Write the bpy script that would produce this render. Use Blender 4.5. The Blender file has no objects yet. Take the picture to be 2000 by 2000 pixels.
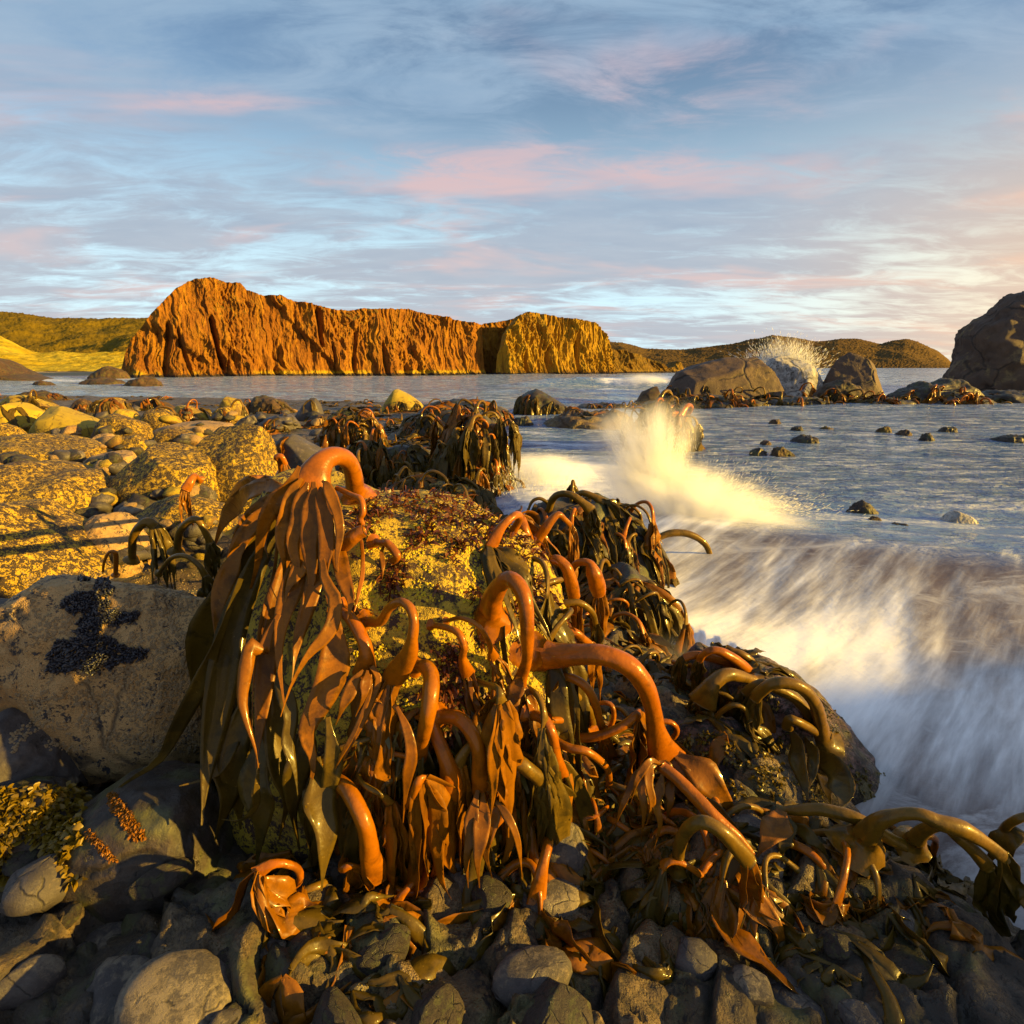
import bpy, math, random
import numpy as np
from mathutils import Vector
from mathutils.bvhtree import BVHTree

R = math.radians
random.seed(11)
RS = np.random.RandomState(5)
scene = bpy.context.scene
COL = scene.collection

# ------------------------------------------------------------------ camera
F = 1111.1                      # focal length in pixels of the 2000 px square frame (20 mm on 36 mm)
PIT = math.atan(282.5 / F)      # camera pitched down so that the sea horizon lies at y = 717
CS, SN = math.cos(PIT), math.sin(PIT)
H = 2.2                         # camera height above the sea
cam_data = bpy.data.cameras.new('camera')
cam_data.sensor_width = 36.0
cam_data.lens = 20.0
cam_data.clip_start = 0.05
cam_data.clip_end = 60000
cam = bpy.data.objects.new('camera', cam_data)
COL.objects.link(cam)
cam.location = (0, 0, H)
cam.rotation_euler = (R(90) - PIT, 0, 0)
scene.camera = cam

# ------------------------------------------------------------------ light
SUN_AZ, SUN_EL = 104.0, 12.0    # azimuth clockwise from the view direction
sd = Vector((math.sin(R(SUN_AZ)) * math.cos(R(SUN_EL)), math.cos(R(SUN_AZ)) * math.cos(R(SUN_EL)), math.sin(R(SUN_EL))))
sun_data = bpy.data.lights.new('sun', 'SUN')
sun_data.energy = 5.0
sun_data.angle = R(0.6)
sun_data.color = (1.0, 0.62, 0.10)
sun = bpy.data.objects.new('sun', sun_data)
COL.objects.link(sun)
sun.rotation_euler = sd.to_track_quat('Z', 'Y').to_euler()

world = bpy.data.worlds.new('World')
scene.world = world
world.use_nodes = True


class NT:
    """small node-tree writer"""
    def __init__(s, nt):
        s.t = nt
        nt.nodes.clear()

    def n(s, typ, _in=None, **kw):
        nd = s.t.nodes.new(typ)
        for k, v in kw.items():
            setattr(nd, k, v)
        for k, v in (_in or {}).items():
            s.set(nd, k, v)
        return nd

    def set(s, nd, k, v):
        i = nd.inputs[k]
        if isinstance(v, bpy.types.NodeSocket):
            s.t.links.new(v, i)
        elif isinstance(v, bpy.types.Node):
            s.t.links.new(v.outputs[0], i)
        else:
            if isinstance(v, tuple) and len(v) == 3 and i.type == 'RGBA':
                v = v + (1.0,)
            i.default_value = v

    def math(s, op, a, b=0.0, c=0.0, clamp=False):
        nd = s.n('ShaderNodeMath', {0: a, 1: b, 2: c}, operation=op)
        nd.use_clamp = clamp
        return nd.outputs[0]

    def noise(s, vec, scale, detail=4.0, rough=0.55, dist=0.0):
        nd = s.n('ShaderNodeTexNoise', {'Scale': scale, 'Detail': detail, 'Roughness': rough, 'Distortion': dist})
        s.set(nd, 'Vector', vec)
        return nd.outputs[0]

    def ramp(s, fac, a, b, smooth=True):
        nd = s.n('ShaderNodeMapRange', {0: fac, 1: a, 2: b, 3: 0.0, 4: 1.0})
        nd.interpolation_type = 'SMOOTHSTEP' if smooth else 'LINEAR'
        nd.clamp = True if not smooth else nd.clamp
        return nd.outputs[0]

    def mix(s, fac, a, b, blend='MIX'):
        nd = s.n('ShaderNodeMix', data_type='RGBA', blend_type=blend)
        s.set(nd, 0, fac)
        s.set(nd, 6, a)
        s.set(nd, 7, b)
        return nd.outputs[2]

    def vmath(s, op, a, b=(0, 0, 0)):
        nd = s.n('ShaderNodeVectorMath', operation=op)
        s.set(nd, 0, a)
        s.set(nd, 1, b)
        return nd

    def bump(s, h, strength, dist, normal=None):
        nd = s.n('ShaderNodeBump', {'Strength': strength, 'Distance': dist, 'Height': h})
        if normal is not None:
            s.set(nd, 'Normal', normal)
        return nd.outputs[0]


def build_world():
    w = NT(world.node_tree)
    sky = w.n('ShaderNodeTexSky', sky_type='NISHITA')
    sky.sun_disc = False
    sky.sun_elevation = R(SUN_EL)
    sky.sun_rotation = R(SUN_AZ)
    sky.dust_density = 1.6
    sky.ozone_density = 2.0
    tc = w.n('ShaderNodeTexCoord')
    d = w.vmath('NORMALIZE', tc.outputs['Generated']).outputs[0]
    sep = w.n('ShaderNodeSeparateXYZ', {0: d})
    z = w.math('ADD', w.math('MAXIMUM', sep.outputs[2], 0.0), 0.11)
    cx = w.math('DIVIDE', sep.outputs[0], z)
    cy = w.math('DIVIDE', sep.outputs[1], z)
    flat = w.n('ShaderNodeCombineXYZ', {0: cx, 1: cy, 2: 0.0})
    mp = w.n('ShaderNodeMapping', {'Vector': flat.outputs[0], 'Rotation': (0, 0, R(-24)), 'Scale': (0.75, 1.5, 1.0)})
    big = w.noise(mp.outputs[0], 0.62, 5.0, 0.55, 0.4)
    fine = w.noise(mp.outputs[0], 3.0, 8.0, 0.66, 0.6)
    cov = w.math('ADD', w.math('MULTIPLY', big, 0.54), w.math('MULTIPLY', fine, 0.46))
    mask = w.ramp(cov, 0.37, 0.54)
    # light on the clouds: warm towards the low sun, rosy in patches, lavender grey in the rest
    rosy = w.ramp(w.noise(mp.outputs[0], 0.95, 4.0, 0.55, 0.6), 0.49, 0.68)
    dot = w.n('ShaderNodeVectorMath', operation='DOT_PRODUCT')
    w.set(dot, 0, d)
    dot.inputs[1].default_value = (math.sin(R(SUN_AZ)), math.cos(R(SUN_AZ)), 0.0)
    sunny = w.ramp(dot.outputs['Value'], 0.0, 0.75)
    low = w.ramp(sep.outputs[2], 0.42, 0.02)
    cool = w.mix(w.noise(mp.outputs[0], 3.1, 5.0, 0.6), (0.16, 0.29, 0.45), (0.36, 0.46, 0.57))
    rose = w.mix(rosy, cool, (0.60, 0.43, 0.45))
    warm = w.mix(w.math('MULTIPLY', sunny, low), rose, (1.0, 0.56, 0.20))
    pale = w.mix(w.math('MULTIPLY', low, 0.45), warm, (0.62, 0.52, 0.46))
    # clear air between clouds: the Nishita sky, whitened low down where thin high cloud scatters the light
    thin = w.mix(w.ramp(dot.outputs['Value'], -0.1, 0.9), (0.66, 0.90, 1.0), (1.25, 0.82, 0.30))
    bgs = w.n('ShaderNodeBackground', {'Color': sky.outputs[0], 'Strength': 0.06})
    bgt = w.n('ShaderNodeBackground', {'Color': thin, 'Strength': 0.40})
    veil = w.n('ShaderNodeMixShader', {0: w.math('MULTIPLY', w.ramp(sep.outputs[2], 0.42, 0.04), 0.85)})
    w.set(veil, 1, bgs)
    w.set(veil, 2, bgt)
    bgc = w.n('ShaderNodeBackground', {'Color': pale, 'Strength': 0.40})
    mx = w.n('ShaderNodeMixShader', {0: w.math('MULTIPLY', mask, 0.93)})
    w.set(mx, 1, veil)
    w.set(mx, 2, bgc)
    out = w.n('ShaderNodeOutputWorld')
    w.set(out, 'Surface', mx)


build_world()
scene.view_settings.view_transform = 'Standard'
scene.view_settings.look = 'None'
scene.view_settings.exposure = 1.6
scene.view_settings.gamma = 1.0
scene.view_settings.use_curve_mapping = False
scene.render.engine = 'CYCLES'
scene.cycles.use_denoising = True
scene.cycles.max_bounces = 6
scene.cycles.volume_bounces = 4
scene.cycles.volume_step_rate = 1.0
scene.cycles.transparent_max_bounces = 8
scene.cycles.caustics_reflective = False
scene.cycles.caustics_refractive = False


# ------------------------------------------------------------------ pixel -> place
def ray(px, py):
    u, v = (px - 1000) / F, (py - 1000) / F
    return u, CS - v * SN, -SN - v * CS


def P(px, py, Y):
    x, y, z = ray(px, py)
    k = Y / y
    return Vector((x * k, Y, H + z * k))


def G(px, py, z=0.0):
    x, y, zz = ray(px, py)
    k = (z - H) / zz
    return Vector((x * k, y * k, z))


# ------------------------------------------------------------------ noise (numpy)
_pm = np.random.RandomState(3).permutation(256)
_pm = np.concatenate([_pm, _pm, _pm])
_gr = np.random.RandomState(4).normal(size=(256, 3))
_gr /= np.linalg.norm(_gr, axis=1)[:, None]


def pn(p):
    p = np.asarray(p, dtype=np.float64)
    i = np.floor(p).astype(np.int64)
    f = p - i
    i &= 255
    u = f * f * f * (f * (f * 6 - 15) + 10)
    res = np.zeros(len(p))
    for dx in (0, 1):
        wx = u[:, 0] if dx else 1 - u[:, 0]
        a = _pm[i[:, 0] + dx]
        for dy in (0, 1):
            wy = u[:, 1] if dy else 1 - u[:, 1]
            b = _pm[a + i[:, 1] + dy]
            for dz in (0, 1):
                wz = u[:, 2] if dz else 1 - u[:, 2]
                g = _gr[_pm[b + i[:, 2] + dz]]
                res += wx * wy * wz * ((f[:, 0] - dx) * g[:, 0] + (f[:, 1] - dy) * g[:, 1] + (f[:, 2] - dz) * g[:, 2])
    return res * 1.5


def fbm(p, octv=4, gain=0.5):
    p = np.asarray(p, dtype=np.float64)
    a, s, t = 1.0, 0.0, 0.0
    for k in range(octv):
        s = s + a * pn(p * (2.03 ** k) + k * 17.3)
        t += a
        a *= gain
    return s / t


def ridged(p, octv=3, gain=0.5):
    p = np.asarray(p, dtype=np.float64)
    a, s, t = 1.0, 0.0, 0.0
    for k in range(octv):
        s = s + a * (1 - 2.2 * np.abs(pn(p * (2.1 ** k) + k * 31.7)))
        t += a
        a *= gain
    return s / t


def ss(a, b, x):
    t = np.clip((x - a) / (b - a), 0, 1)
    return t * t * (3 - 2 * t)


def p3(x, y, z=0.0):
    x = np.asarray(x, dtype=np.float64).ravel()
    y = np.broadcast_to(np.asarray(y, dtype=np.float64), x.shape) if np.ndim(y) == 0 else np.asarray(y).ravel()
    z = np.broadcast_to(np.asarray(z, dtype=np.float64), x.shape) if np.ndim(z) == 0 else np.asarray(z).ravel()
    return np.stack([x, y, z], 1)


# ------------------------------------------------------------------ mesh and object helpers
def mesh_np(name, v, f, mat=None, smooth=True):
    """v (N,3), f (M,3 or 4)"""
    me = bpy.data.meshes.new(name)
    v = np.ascontiguousarray(v, dtype=np.float32)
    f = np.ascontiguousarray(f, dtype=np.int32)
    m, k = f.shape
    me.vertices.add(len(v))
    me.vertices.foreach_set('co', v.ravel())
    me.loops.add(m * k)
    me.loops.foreach_set('vertex_index', f.ravel())
    me.polygons.add(m)
    me.polygons.foreach_set('loop_start', np.arange(0, m * k, k, dtype=np.int32))
    me.polygons.foreach_set('loop_total', np.full(m, k, dtype=np.int32))
    if smooth:
        me.polygons.foreach_set('use_smooth', np.ones(m, dtype=bool))
    me.update(calc_edges=True)
    me.validate()
    if mat:
        me.materials.append(mat)
    return me


def link(name, me, loc=(0, 0, 0), parent=None):
    o = bpy.data.objects.new(name, me)
    COL.objects.link(o)
    o.location = loc
    if parent is not None:
        o.parent = parent
    return o


def tag(o, label=None, cat=None, group=None, kind=None):
    if label:
        o['label'] = label
    if cat:
        o['category'] = cat
    if group:
        o['group'] = group
    if kind:
        o['kind'] = kind
    return o


def grid_faces(nu, nv, wrap_u=False, wrap_v=False):
    """vertex index = i * nv + j"""
    iu = np.arange(nu if wrap_u else nu - 1)
    jv = np.arange(nv if wrap_v else nv - 1)
    I, J = np.meshgrid(iu, jv, indexing='ij')
    I2, J2 = (I + 1) % nu, (J + 1) % nv
    return np.stack([I * nv + J, I2 * nv + J, I2 * nv + J2, I * nv + J2], -1).reshape(-1, 4)


SOLID = []      # (verts, quads) of everything kelp can lie on


# ------------------------------------------------------------------ materials
def new_mat(name):
    m = bpy.data.materials.new(name)
    m.use_nodes = True
    return m, NT(m.node_tree)


def rock_mat(name, c1, c2, crust=None, crust_amt=0.0, dark=(0.03, 0.018, 0.012), dark_amt=0.3, scale=1.0,
             bump=0.6, rough=0.75, green=0.0, wet=0.0, world=False, bdist=0.02):
    c1, c2, dark = (tuple(x * 0.78 for x in c) for c in (c1, c2, dark))
    crust = tuple(x * 0.86 for x in crust) if crust else None
    m, t = new_mat(name)
    tc = t.n('ShaderNodeTexCoord')
    oi = t.n('ShaderNodeObjectInfo')
    off = t.n('ShaderNodeCombineXYZ', {0: t.math('MULTIPLY', oi.outputs['Random'], 37.0), 1: t.math('MULTIPLY', oi.outputs['Random'], 91.0)})
    vec = t.vmath('ADD', tc.outputs['Object'], off.outputs[0]).outputs[0]
    n1 = t.noise(vec, 1.6 * scale, 6, 0.6)
    n2 = t.noise(vec, 7.0 * scale, 7, 0.68, 0.3)
    n3 = t.noise(vec, 38.0 * scale, 5, 0.7)
    n4 = t.noise(vec, 3.4 * scale, 6, 0.65, 0.5)
    col = t.mix(t.ramp(n1, 0.3, 0.7), c1, c2)
    col = t.mix(t.math('MULTIPLY', t.ramp(n3, 0.35, 0.7), 0.5), col, tuple(x * 0.45 for x in c1))
    height = t.math('ADD', t.math('MULTIPLY', n2, 0.8), t.math('MULTIPLY', n3, 0.45))
    if crust:
        geo = t.n('ShaderNodeNewGeometry')
        nz = t.n('ShaderNodeSeparateXYZ', {0: geo.outputs['Normal']}).outputs[2]
        up = t.math('MULTIPLY', t.ramp(nz, -0.5, 0.5), 0.12)
        th = t.math('ADD', 0.66 - 0.42 * crust_amt, t.math('ADD', t.math('MULTIPLY', t.math('SUBTRACT', t.noise(vec, 0.55 * scale, 3, 0.5), 0.5), 0.55), t.math('MULTIPLY', t.math('SUBTRACT', oi.outputs['Random'], 0.5), 0.12)))
        v = t.math('ADD', t.math('ADD', t.math('ADD', t.math('MULTIPLY', n4, 0.45), t.math('MULTIPLY', n2, 0.33)), t.math('MULTIPLY', n3, 0.22)), up)
        cm = t.ramp(v, t.math('SUBTRACT', th, 0.01), t.math('ADD', th, 0.13))
        vo = t.n('ShaderNodeTexVoronoi', {'Scale': 52.0 * scale})
        t.set(vo, 'Vector', vec)
        grains = t.ramp(vo.outputs['Distance'], 0.55, 0.15)
        ccol = t.mix(n3, tuple(x * 0.72 for x in crust), tuple(min(1, x * 1.15) for x in crust))
        col = t.mix(cm, col, ccol)
        height = t.math('ADD', height, t.math('MULTIPLY', cm, t.math('ADD', 0.25, t.math('MULTIPLY', grains, 0.35))))
    if green > 0:
        gm = t.math('MULTIPLY', t.ramp(t.noise(vec, 2.2 * scale, 5, 0.6), 0.5, 0.62), green)
        col = t.mix(gm, col, (0.10, 0.12, 0.02))
    if dark_amt > 0:
        td = 0.70 - 0.28 * dark_amt
        dm = t.ramp(t.math('ADD', t.math('MULTIPLY', t.noise(vec, 5.1 * scale, 6, 0.72, 0.8), 0.6),
                           t.math('MULTIPLY', t.noise(vec, 26.0 * scale, 4, 0.7), 0.4)), td, td + 0.05)
        col = t.mix(dm, col, t.mix(n3, dark, tuple(x * 2.4 for x in dark)))
        height = t.math('ADD', height, t.math('MULTIPLY', dm, 0.35))
    # fracture lines
    wv = t.vmath('ADD', vec, t.vmath('MULTIPLY', t.n('ShaderNodeTexNoise', {'Vector': vec, 'Scale': 2.0 * scale, 'Detail': 4.0}).outputs[1], (0.35 / scale,) * 3).outputs[0]).outputs[0]
    ve = t.n('ShaderNodeTexVoronoi', {'Vector': wv, 'Scale': 0.75 * scale}, feature='DISTANCE_TO_EDGE')
    ck = t.math('MULTIPLY', t.ramp(ve.outputs['Distance'], 0.035, 0.0), t.ramp(n1, 0.42, 0.56))
    col = t.mix(t.math('MULTIPLY', ck, 0.75), col, tuple(x * 0.5 for x in dark))
    height = t.math('SUBTRACT', height, t.math('MULTIPLY', ck, 0.9))
    b = t.n('ShaderNodeBsdfPrincipled', {'Base Color': col, 'Roughness': rough})
    if wet > 0:
        t.set(b, 'Roughness', t.math('SUBTRACT', rough, t.math('MULTIPLY', t.ramp(n4, 0.45, 0.6), wet)))
    t.set(b, 'Normal', t.bump(height, bump, bdist / scale))
    o = t.n('ShaderNodeOutputMaterial')
    t.set(o, 'Surface', b)
    return m


CREAM = (0.56, 0.345, 0.012)
M = {}
M['crusted'] = rock_mat('crusted_rock', (0.13, 0.065, 0.016), (0.27, 0.14, 0.016), CREAM, 0.50, dark=(0.022, 0.012, 0.005), dark_amt=0.85, bump=1.0, scale=3.8)
M['hero'] = rock_mat('barnacled_rock', (0.15, 0.065, 0.04), (0.27, 0.14, 0.03), (0.50, 0.335, 0.016), 0.70, dark=(0.030, 0.012, 0.006), dark_amt=0.74, bump=1.0, scale=3.4)
M['plain'] = rock_mat('brown_rock', (0.15, 0.078, 0.018), (0.26, 0.135, 0.018), (0.40, 0.28, 0.012), 0.34, dark=(0.025, 0.016, 0.009), dark_amt=0.42, bump=0.8, scale=2.2)
M['grey'] = rock_mat('grey_rock', (0.055, 0.045, 0.045), (0.10, 0.085, 0.075), (0.20, 0.16, 0.11), 0.12, dark=(0.015, 0.011, 0.009), dark_amt=0.35, bump=0.5, wet=0.3, scale=1.2)
M['slab'] = rock_mat('barnacled_slab', (0.21, 0.115, 0.05), (0.50, 0.25, 0.06), (0.42, 0.26, 0.10), 0.42, dark=(0.022, 0.019, 0.022), dark_amt=0.60, bump=1.0, scale=2.6)
M['pink'] = rock_mat('coralline_rock', (0.085, 0.045, 0.04), (0.17, 0.09, 0.08), (0.24, 0.14, 0.12), 0.20, dark=(0.012, 0.009, 0.005), dark_amt=0.75, bump=1.0, green=0.45, wet=0.35, scale=2.4)
M['dark'] = rock_mat('dark_wet_rock', (0.030, 0.022, 0.017), (0.065, 0.045, 0.032), dark=(0.012, 0.009, 0.007), dark_amt=0.45, bump=1.0, green=0.3, wet=0.3, scale=1.8)
M['basalt'] = rock_mat('basalt', (0.070, 0.040, 0.026), (0.12, 0.068, 0.038), (0.22, 0.15, 0.06), 0.10, dark=(0.015, 0.010, 0.008), dark_amt=0.40, bump=0.9, scale=0.35, bdist=0.03)
M['white'] = rock_mat('guano_white_rock', (0.14, 0.13, 0.13), (0.32, 0.30, 0.29), (0.46, 0.44, 0.42), 0.35, dark=(0.04, 0.035, 0.03), dark_amt=0.6, bump=0.9, scale=0.5)
M['ground'] = rock_mat('rubble_ground', (0.030, 0.022, 0.015), (0.075, 0.050, 0.028), (0.15, 0.10, 0.045), 0.2, dark=(0.012, 0.009, 0.007), dark_amt=0.55, bump=1.0, green=0.3, wet=0.3, scale=1.8)
M['reefrock'] = rock_mat('weedy_reef', (0.06, 0.032, 0.012), (0.13, 0.065, 0.018), dark=(0.015, 0.009, 0.005), dark_amt=0.65, bump=1.0, scale=0.8, green=0.3)


def cliff_mat(name, a, b, c, foot, top, zt, hs=1.0):
    a, b, c, foot, top = (tuple(x * 0.72 for x in k) for k in (a, b, c, foot, top))
    m, t = new_mat(name)
    tc = t.n('ShaderNodeTexCoord')
    vec = tc.outputs['Object']
    mp = t.n('ShaderNodeMapping', {'Vector': vec, 'Scale': (1, 1, 0.22)})
    n1 = t.noise(vec, 0.055 * hs, 6, 0.62, 0.4)
    n2 = t.noise(mp.outputs[0], 0.32 * hs, 7, 0.68)
    n3 = t.noise(vec, 1.3 * hs, 5, 0.7)
    sep = t.n('ShaderNodeSeparateXYZ', {0: vec})
    z = t.math('ADD', sep.outputs[2], t.math('MULTIPLY', t.math('SUBTRACT', n3, 0.5), 2.2))
    col = t.mix(t.ramp(n1, 0.38, 0.62), a, b)
    col = t.mix(t.math('MULTIPLY', t.ramp(n2, 0.45, 0.7), 0.7), col, c)
    col = t.mix(t.math('MULTIPLY', t.ramp(n3, 0.5, 0.72), 0.55), col, tuple(x * 0.4 for x in a))
    mj = t.n('ShaderNodeMapping', {'Vector': vec, 'Scale': (1, 1, 0.07)})
    joint = t.noise(mj.outputs[0], 1.15 * hs, 4, 0.6, 0.35)
    col = t.mix(t.math('MULTIPLY', t.ramp(joint, 0.56, 0.66), 0.7), col, tuple(x * 0.25 for x in a))
    col = t.mix(t.math('MULTIPLY', t.ramp(joint, 0.44, 0.34), 0.5), col, tuple(min(1, x * 1.3) for x in c))
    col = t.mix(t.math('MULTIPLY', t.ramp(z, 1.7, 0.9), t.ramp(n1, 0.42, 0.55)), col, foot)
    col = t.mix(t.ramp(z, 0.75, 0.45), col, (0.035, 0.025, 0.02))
    geo = t.n('ShaderNodeNewGeometry')
    nz = t.n('ShaderNodeSeparateXYZ', {0: geo.outputs['Normal']}).outputs[2]
    gm = t.math('MULTIPLY', t.ramp(nz, 0.35, 0.75), t.ramp(z, zt * 0.45, zt * 0.8))
    col = t.mix(gm, col, t.mix(n3, top, tuple(x * 0.5 for x in top)))
    bs = t.n('ShaderNodeBsdfPrincipled', {'Base Color': col, 'Roughness': 0.85, 'Specular IOR Level': 0.2})
    t.set(bs, 'Normal', t.bump(t.math('SUBTRACT', t.math('ADD', n2, t.math('MULTIPLY', n3, 0.7)), t.math('MULTIPLY', joint, 1.2)), 1.0, 0.7))
    o = t.n('ShaderNodeOutputMaterial')
    t.set(o, 'Surface', bs)
    return m


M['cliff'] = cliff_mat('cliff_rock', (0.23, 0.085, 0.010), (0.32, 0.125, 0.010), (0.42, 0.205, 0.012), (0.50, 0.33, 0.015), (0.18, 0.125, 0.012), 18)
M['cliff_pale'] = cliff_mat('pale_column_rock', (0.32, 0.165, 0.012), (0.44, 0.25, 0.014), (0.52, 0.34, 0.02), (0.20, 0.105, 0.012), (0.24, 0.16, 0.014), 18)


M['spit'] = cliff_mat('spit_rock', (0.16, 0.085, 0.012), (0.22, 0.125, 0.014), (0.30, 0.18, 0.016), (0.30, 0.18, 0.02), (0.14, 0.10, 0.012), 6)


def hill_mat(name, a, b, lit, scale):
    a, b, lit = (tuple(x * 0.72 for x in k) for k in (a, b, lit))
    m, t = new_mat(name)
    vec = t.n('ShaderNodeTexCoord').outputs['Object']
    n1 = t.noise(vec, 0.006 * scale, 6, 0.62)
    n2 = t.noise(vec, 0.06 * scale, 6, 0.7)
    col = t.mix(t.ramp(n1, 0.35, 0.65), a, b)
    col = t.mix(t.math('MULTIPLY', t.ramp(n2, 0.45, 0.7), 0.8), col, lit)  # third tone, mixed in as random patches by noise alone
    bs = t.n('ShaderNodeBsdfPrincipled', {'Base Color': col, 'Roughness': 0.95, 'Specular IOR Level': 0.05})
    t.set(bs, 'Normal', t.bump(n2, 1.0, 6.0 / scale))
    t.set(t.n('ShaderNodeOutputMaterial'), 'Surface', bs)
    return m


M['hill'] = hill_mat('forested_hill', (0.125, 0.078, 0.026), (0.15, 0.094, 0.03), (0.20, 0.12, 0.034), 0.6)
M['hill_green'] = hill_mat('scrub_hill', (0.17, 0.115, 0.010), (0.25, 0.165, 0.010), (0.11, 0.082, 0.010), 0.7)
M['dune'] = hill_mat('dune_grass', (0.52, 0.36, 0.015), (0.66, 0.52, 0.05), (0.26, 0.18, 0.010), 3.0)
M['sand'] = hill_mat('beach_sand', (0.45, 0.35, 0.20), (0.52, 0.40, 0.24), (0.45, 0.35, 0.2), 4.0)


def kelp_mat(name, a, b, tip, transl, rough=0.28):
    m, t = new_mat(name)
    tc = t.n('ShaderNodeTexCoord')
    oi = t.n('ShaderNodeObjectInfo')
    off = t.n('ShaderNodeCombineXYZ', {0: t.math('MULTIPLY', oi.outputs['Random'], 37.0), 1: t.math('MULTIPLY', oi.outputs['Random'], 51.0)})
    vec = t.vmath('ADD', tc.outputs['Object'], off.outputs[0]).outputs[0]
    n1 = t.noise(vec, 5.0, 4, 0.55)
    n2 = t.noise(vec, 60.0, 4, 0.6)
    col = t.mix(t.ramp(n1, 0.3, 0.7), a, b)
    col = t.mix(t.math('MULTIPLY', oi.outputs['Random'], 0.7), col, tip)
    col = t.mix(t.math('MULTIPLY', t.ramp(n2, 0.45, 0.75), 0.3), col, tuple(x * 0.5 for x in a))
    n5 = t.noise(vec, 16.0, 3, 0.5)
    n6 = t.noise(vec, 11.0, 5, 0.65, 0.6)
    col = t.mix(t.math('MULTIPLY', t.ramp(n6, 0.48, 0.66), 0.65), col, (a[0] * 0.45, a[1] * 0.55, a[2]))
    col = t.mix(t.math('MULTIPLY', t.ramp(t.noise(vec, 95.0, 3, 0.6), 0.66, 0.74), 0.5), col, (0.30, 0.20, 0.05))
    bs = t.n('ShaderNodeBsdfPrincipled', {'Base Color': col, 'Roughness': rough, 'Specular IOR Level': 0.16, 'Coat Weight': 0.16, 'Coat Roughness': 0.10})
    t.set(bs, 'Roughness', t.math('ADD', rough - 0.05, t.math('MULTIPLY', n6, 0.22)))
    nrm = t.bump(t.math('ADD', n5, t.math('MULTIPLY', n2, 0.4)), 0.45, 0.008)
    t.set(bs, 'Normal', nrm)
    o = t.n('ShaderNodeOutputMaterial')
    if transl > 0:
        tr = t.n('ShaderNodeBsdfTranslucent', {'Color': t.mix(0.5, col, tip)})
        mx = t.n('ShaderNodeMixShader', {0: transl})
        t.set(mx, 1, bs)
        t.set(mx, 2, tr)
        t.set(o, 'Surface', mx)
    else:
        t.set(o, 'Surface', bs)
    return m


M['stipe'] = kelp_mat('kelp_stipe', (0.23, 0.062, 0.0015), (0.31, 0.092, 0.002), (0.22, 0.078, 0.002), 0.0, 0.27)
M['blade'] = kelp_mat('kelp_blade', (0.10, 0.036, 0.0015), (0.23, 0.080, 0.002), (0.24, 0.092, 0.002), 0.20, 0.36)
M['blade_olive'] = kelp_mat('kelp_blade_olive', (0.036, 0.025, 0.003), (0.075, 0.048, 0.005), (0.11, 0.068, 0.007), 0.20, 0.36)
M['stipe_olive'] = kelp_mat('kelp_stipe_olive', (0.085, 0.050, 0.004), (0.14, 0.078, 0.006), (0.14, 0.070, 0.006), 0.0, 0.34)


def flat_mat(name, c, rough=0.6, spec=0.3, transl=0.0, var=0.35):
    m, t = new_mat(name)
    vec = t.n('ShaderNodeTexCoord').outputs['Object']
    n1 = t.noise(vec, 14.0, 4, 0.6)
    col = t.mix(n1, tuple(x * (1 - var) for x in c), tuple(min(1, x * (1 + var)) for x in c))
    bs = t.n('ShaderNodeBsdfPrincipled', {'Base Color': col, 'Roughness': rough, 'Specular IOR Level': spec})
    o = t.n('ShaderNodeOutputMaterial')
    if transl:
        tr = t.n('ShaderNodeBsdfTranslucent', {'Color': col})
        mx = t.n('ShaderNodeMixShader', {0: transl})
        t.set(mx, 1, bs)
        t.set(mx, 2, tr)
        t.set(o, 'Surface', mx)
    else:
        t.set(o, 'Surface', bs)
    return m


M['mussel'] = flat_mat('mussel_shell', (0.018, 0.018, 0.026), 0.35, 0.5)
M['barnacle'] = flat_mat('barnacle_shell', (0.22, 0.16, 0.09), 0.85, 0.2)
M['crumb'] = flat_mat('yellow_barnacle', (0.44, 0.34, 0.02), 0.85, 0.2)
M['redweed'] = flat_mat('red_seaweed', (0.10, 0.028, 0.008), 0.4, 0.4, 0.2)
M['yelweed'] = flat_mat('yellow_seaweed', (0.17, 0.11, 0.006), 0.4, 0.4, 0.25)
M['olvweed'] = flat_mat('olive_seaweed', (0.13, 0.10, 0.015), 0.35, 0.5, 0.2)
M['coral'] = flat_mat('orange_weed', (0.22, 0.085, 0.005), 0.5, 0.3, 0.2)
M['drop'] = flat_mat('water_droplet', (0.92, 0.92, 0.92), 0.3, 0.4, 0.5, 0.0)


# ------------------------------------------------------------------ ground
_xs_y = [-8, 0, 1.6, 2.26, 3.99, 4.83, 6.5, 8.65, 10.2, 17.7, 25, 31, 40]
_xs_x = [4.5, 3.0, 2.35, 1.95, 1.45, 0.85, 0.5, 0.0, -0.4, -0.3, -0.2, 0.0, 0.0]


def ground_h(x, y):
    d1 = np.interp(y, _xs_y, _xs_x) - x
    ysh = np.interp(x, [-60, -39, -20, -8, 0, 2], [52, 45, 40.5, 36, 31.5, 30])
    d = np.minimum(d1, (ysh - y) * 0.5)
    z = -0.75 + 0.98 * ss(-1.1, 0.8, d) - 0.20 * np.exp(-((y - 8.5) / 4.0) ** 2) * ss(0.3, -0.8, x)
    z = z + 0.16 * np.exp(-((x + 0.4) ** 2 + (y - 2.2) ** 2) / 5.0)
    # reef that carries the far boulders
    reef = np.exp(-((y - 37.5) / 3.6) ** 2) * ss(6.0, 9.5, x) * ss(40, 34, x)
    reef2 = np.exp(-((y - 16.5) / 2.0) ** 2 - ((x - 4.1) / 1.0) ** 2)
    z = np.maximum(z, -0.75 + 1.0 * reef + 0.75 * reef2)
    return z


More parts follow.
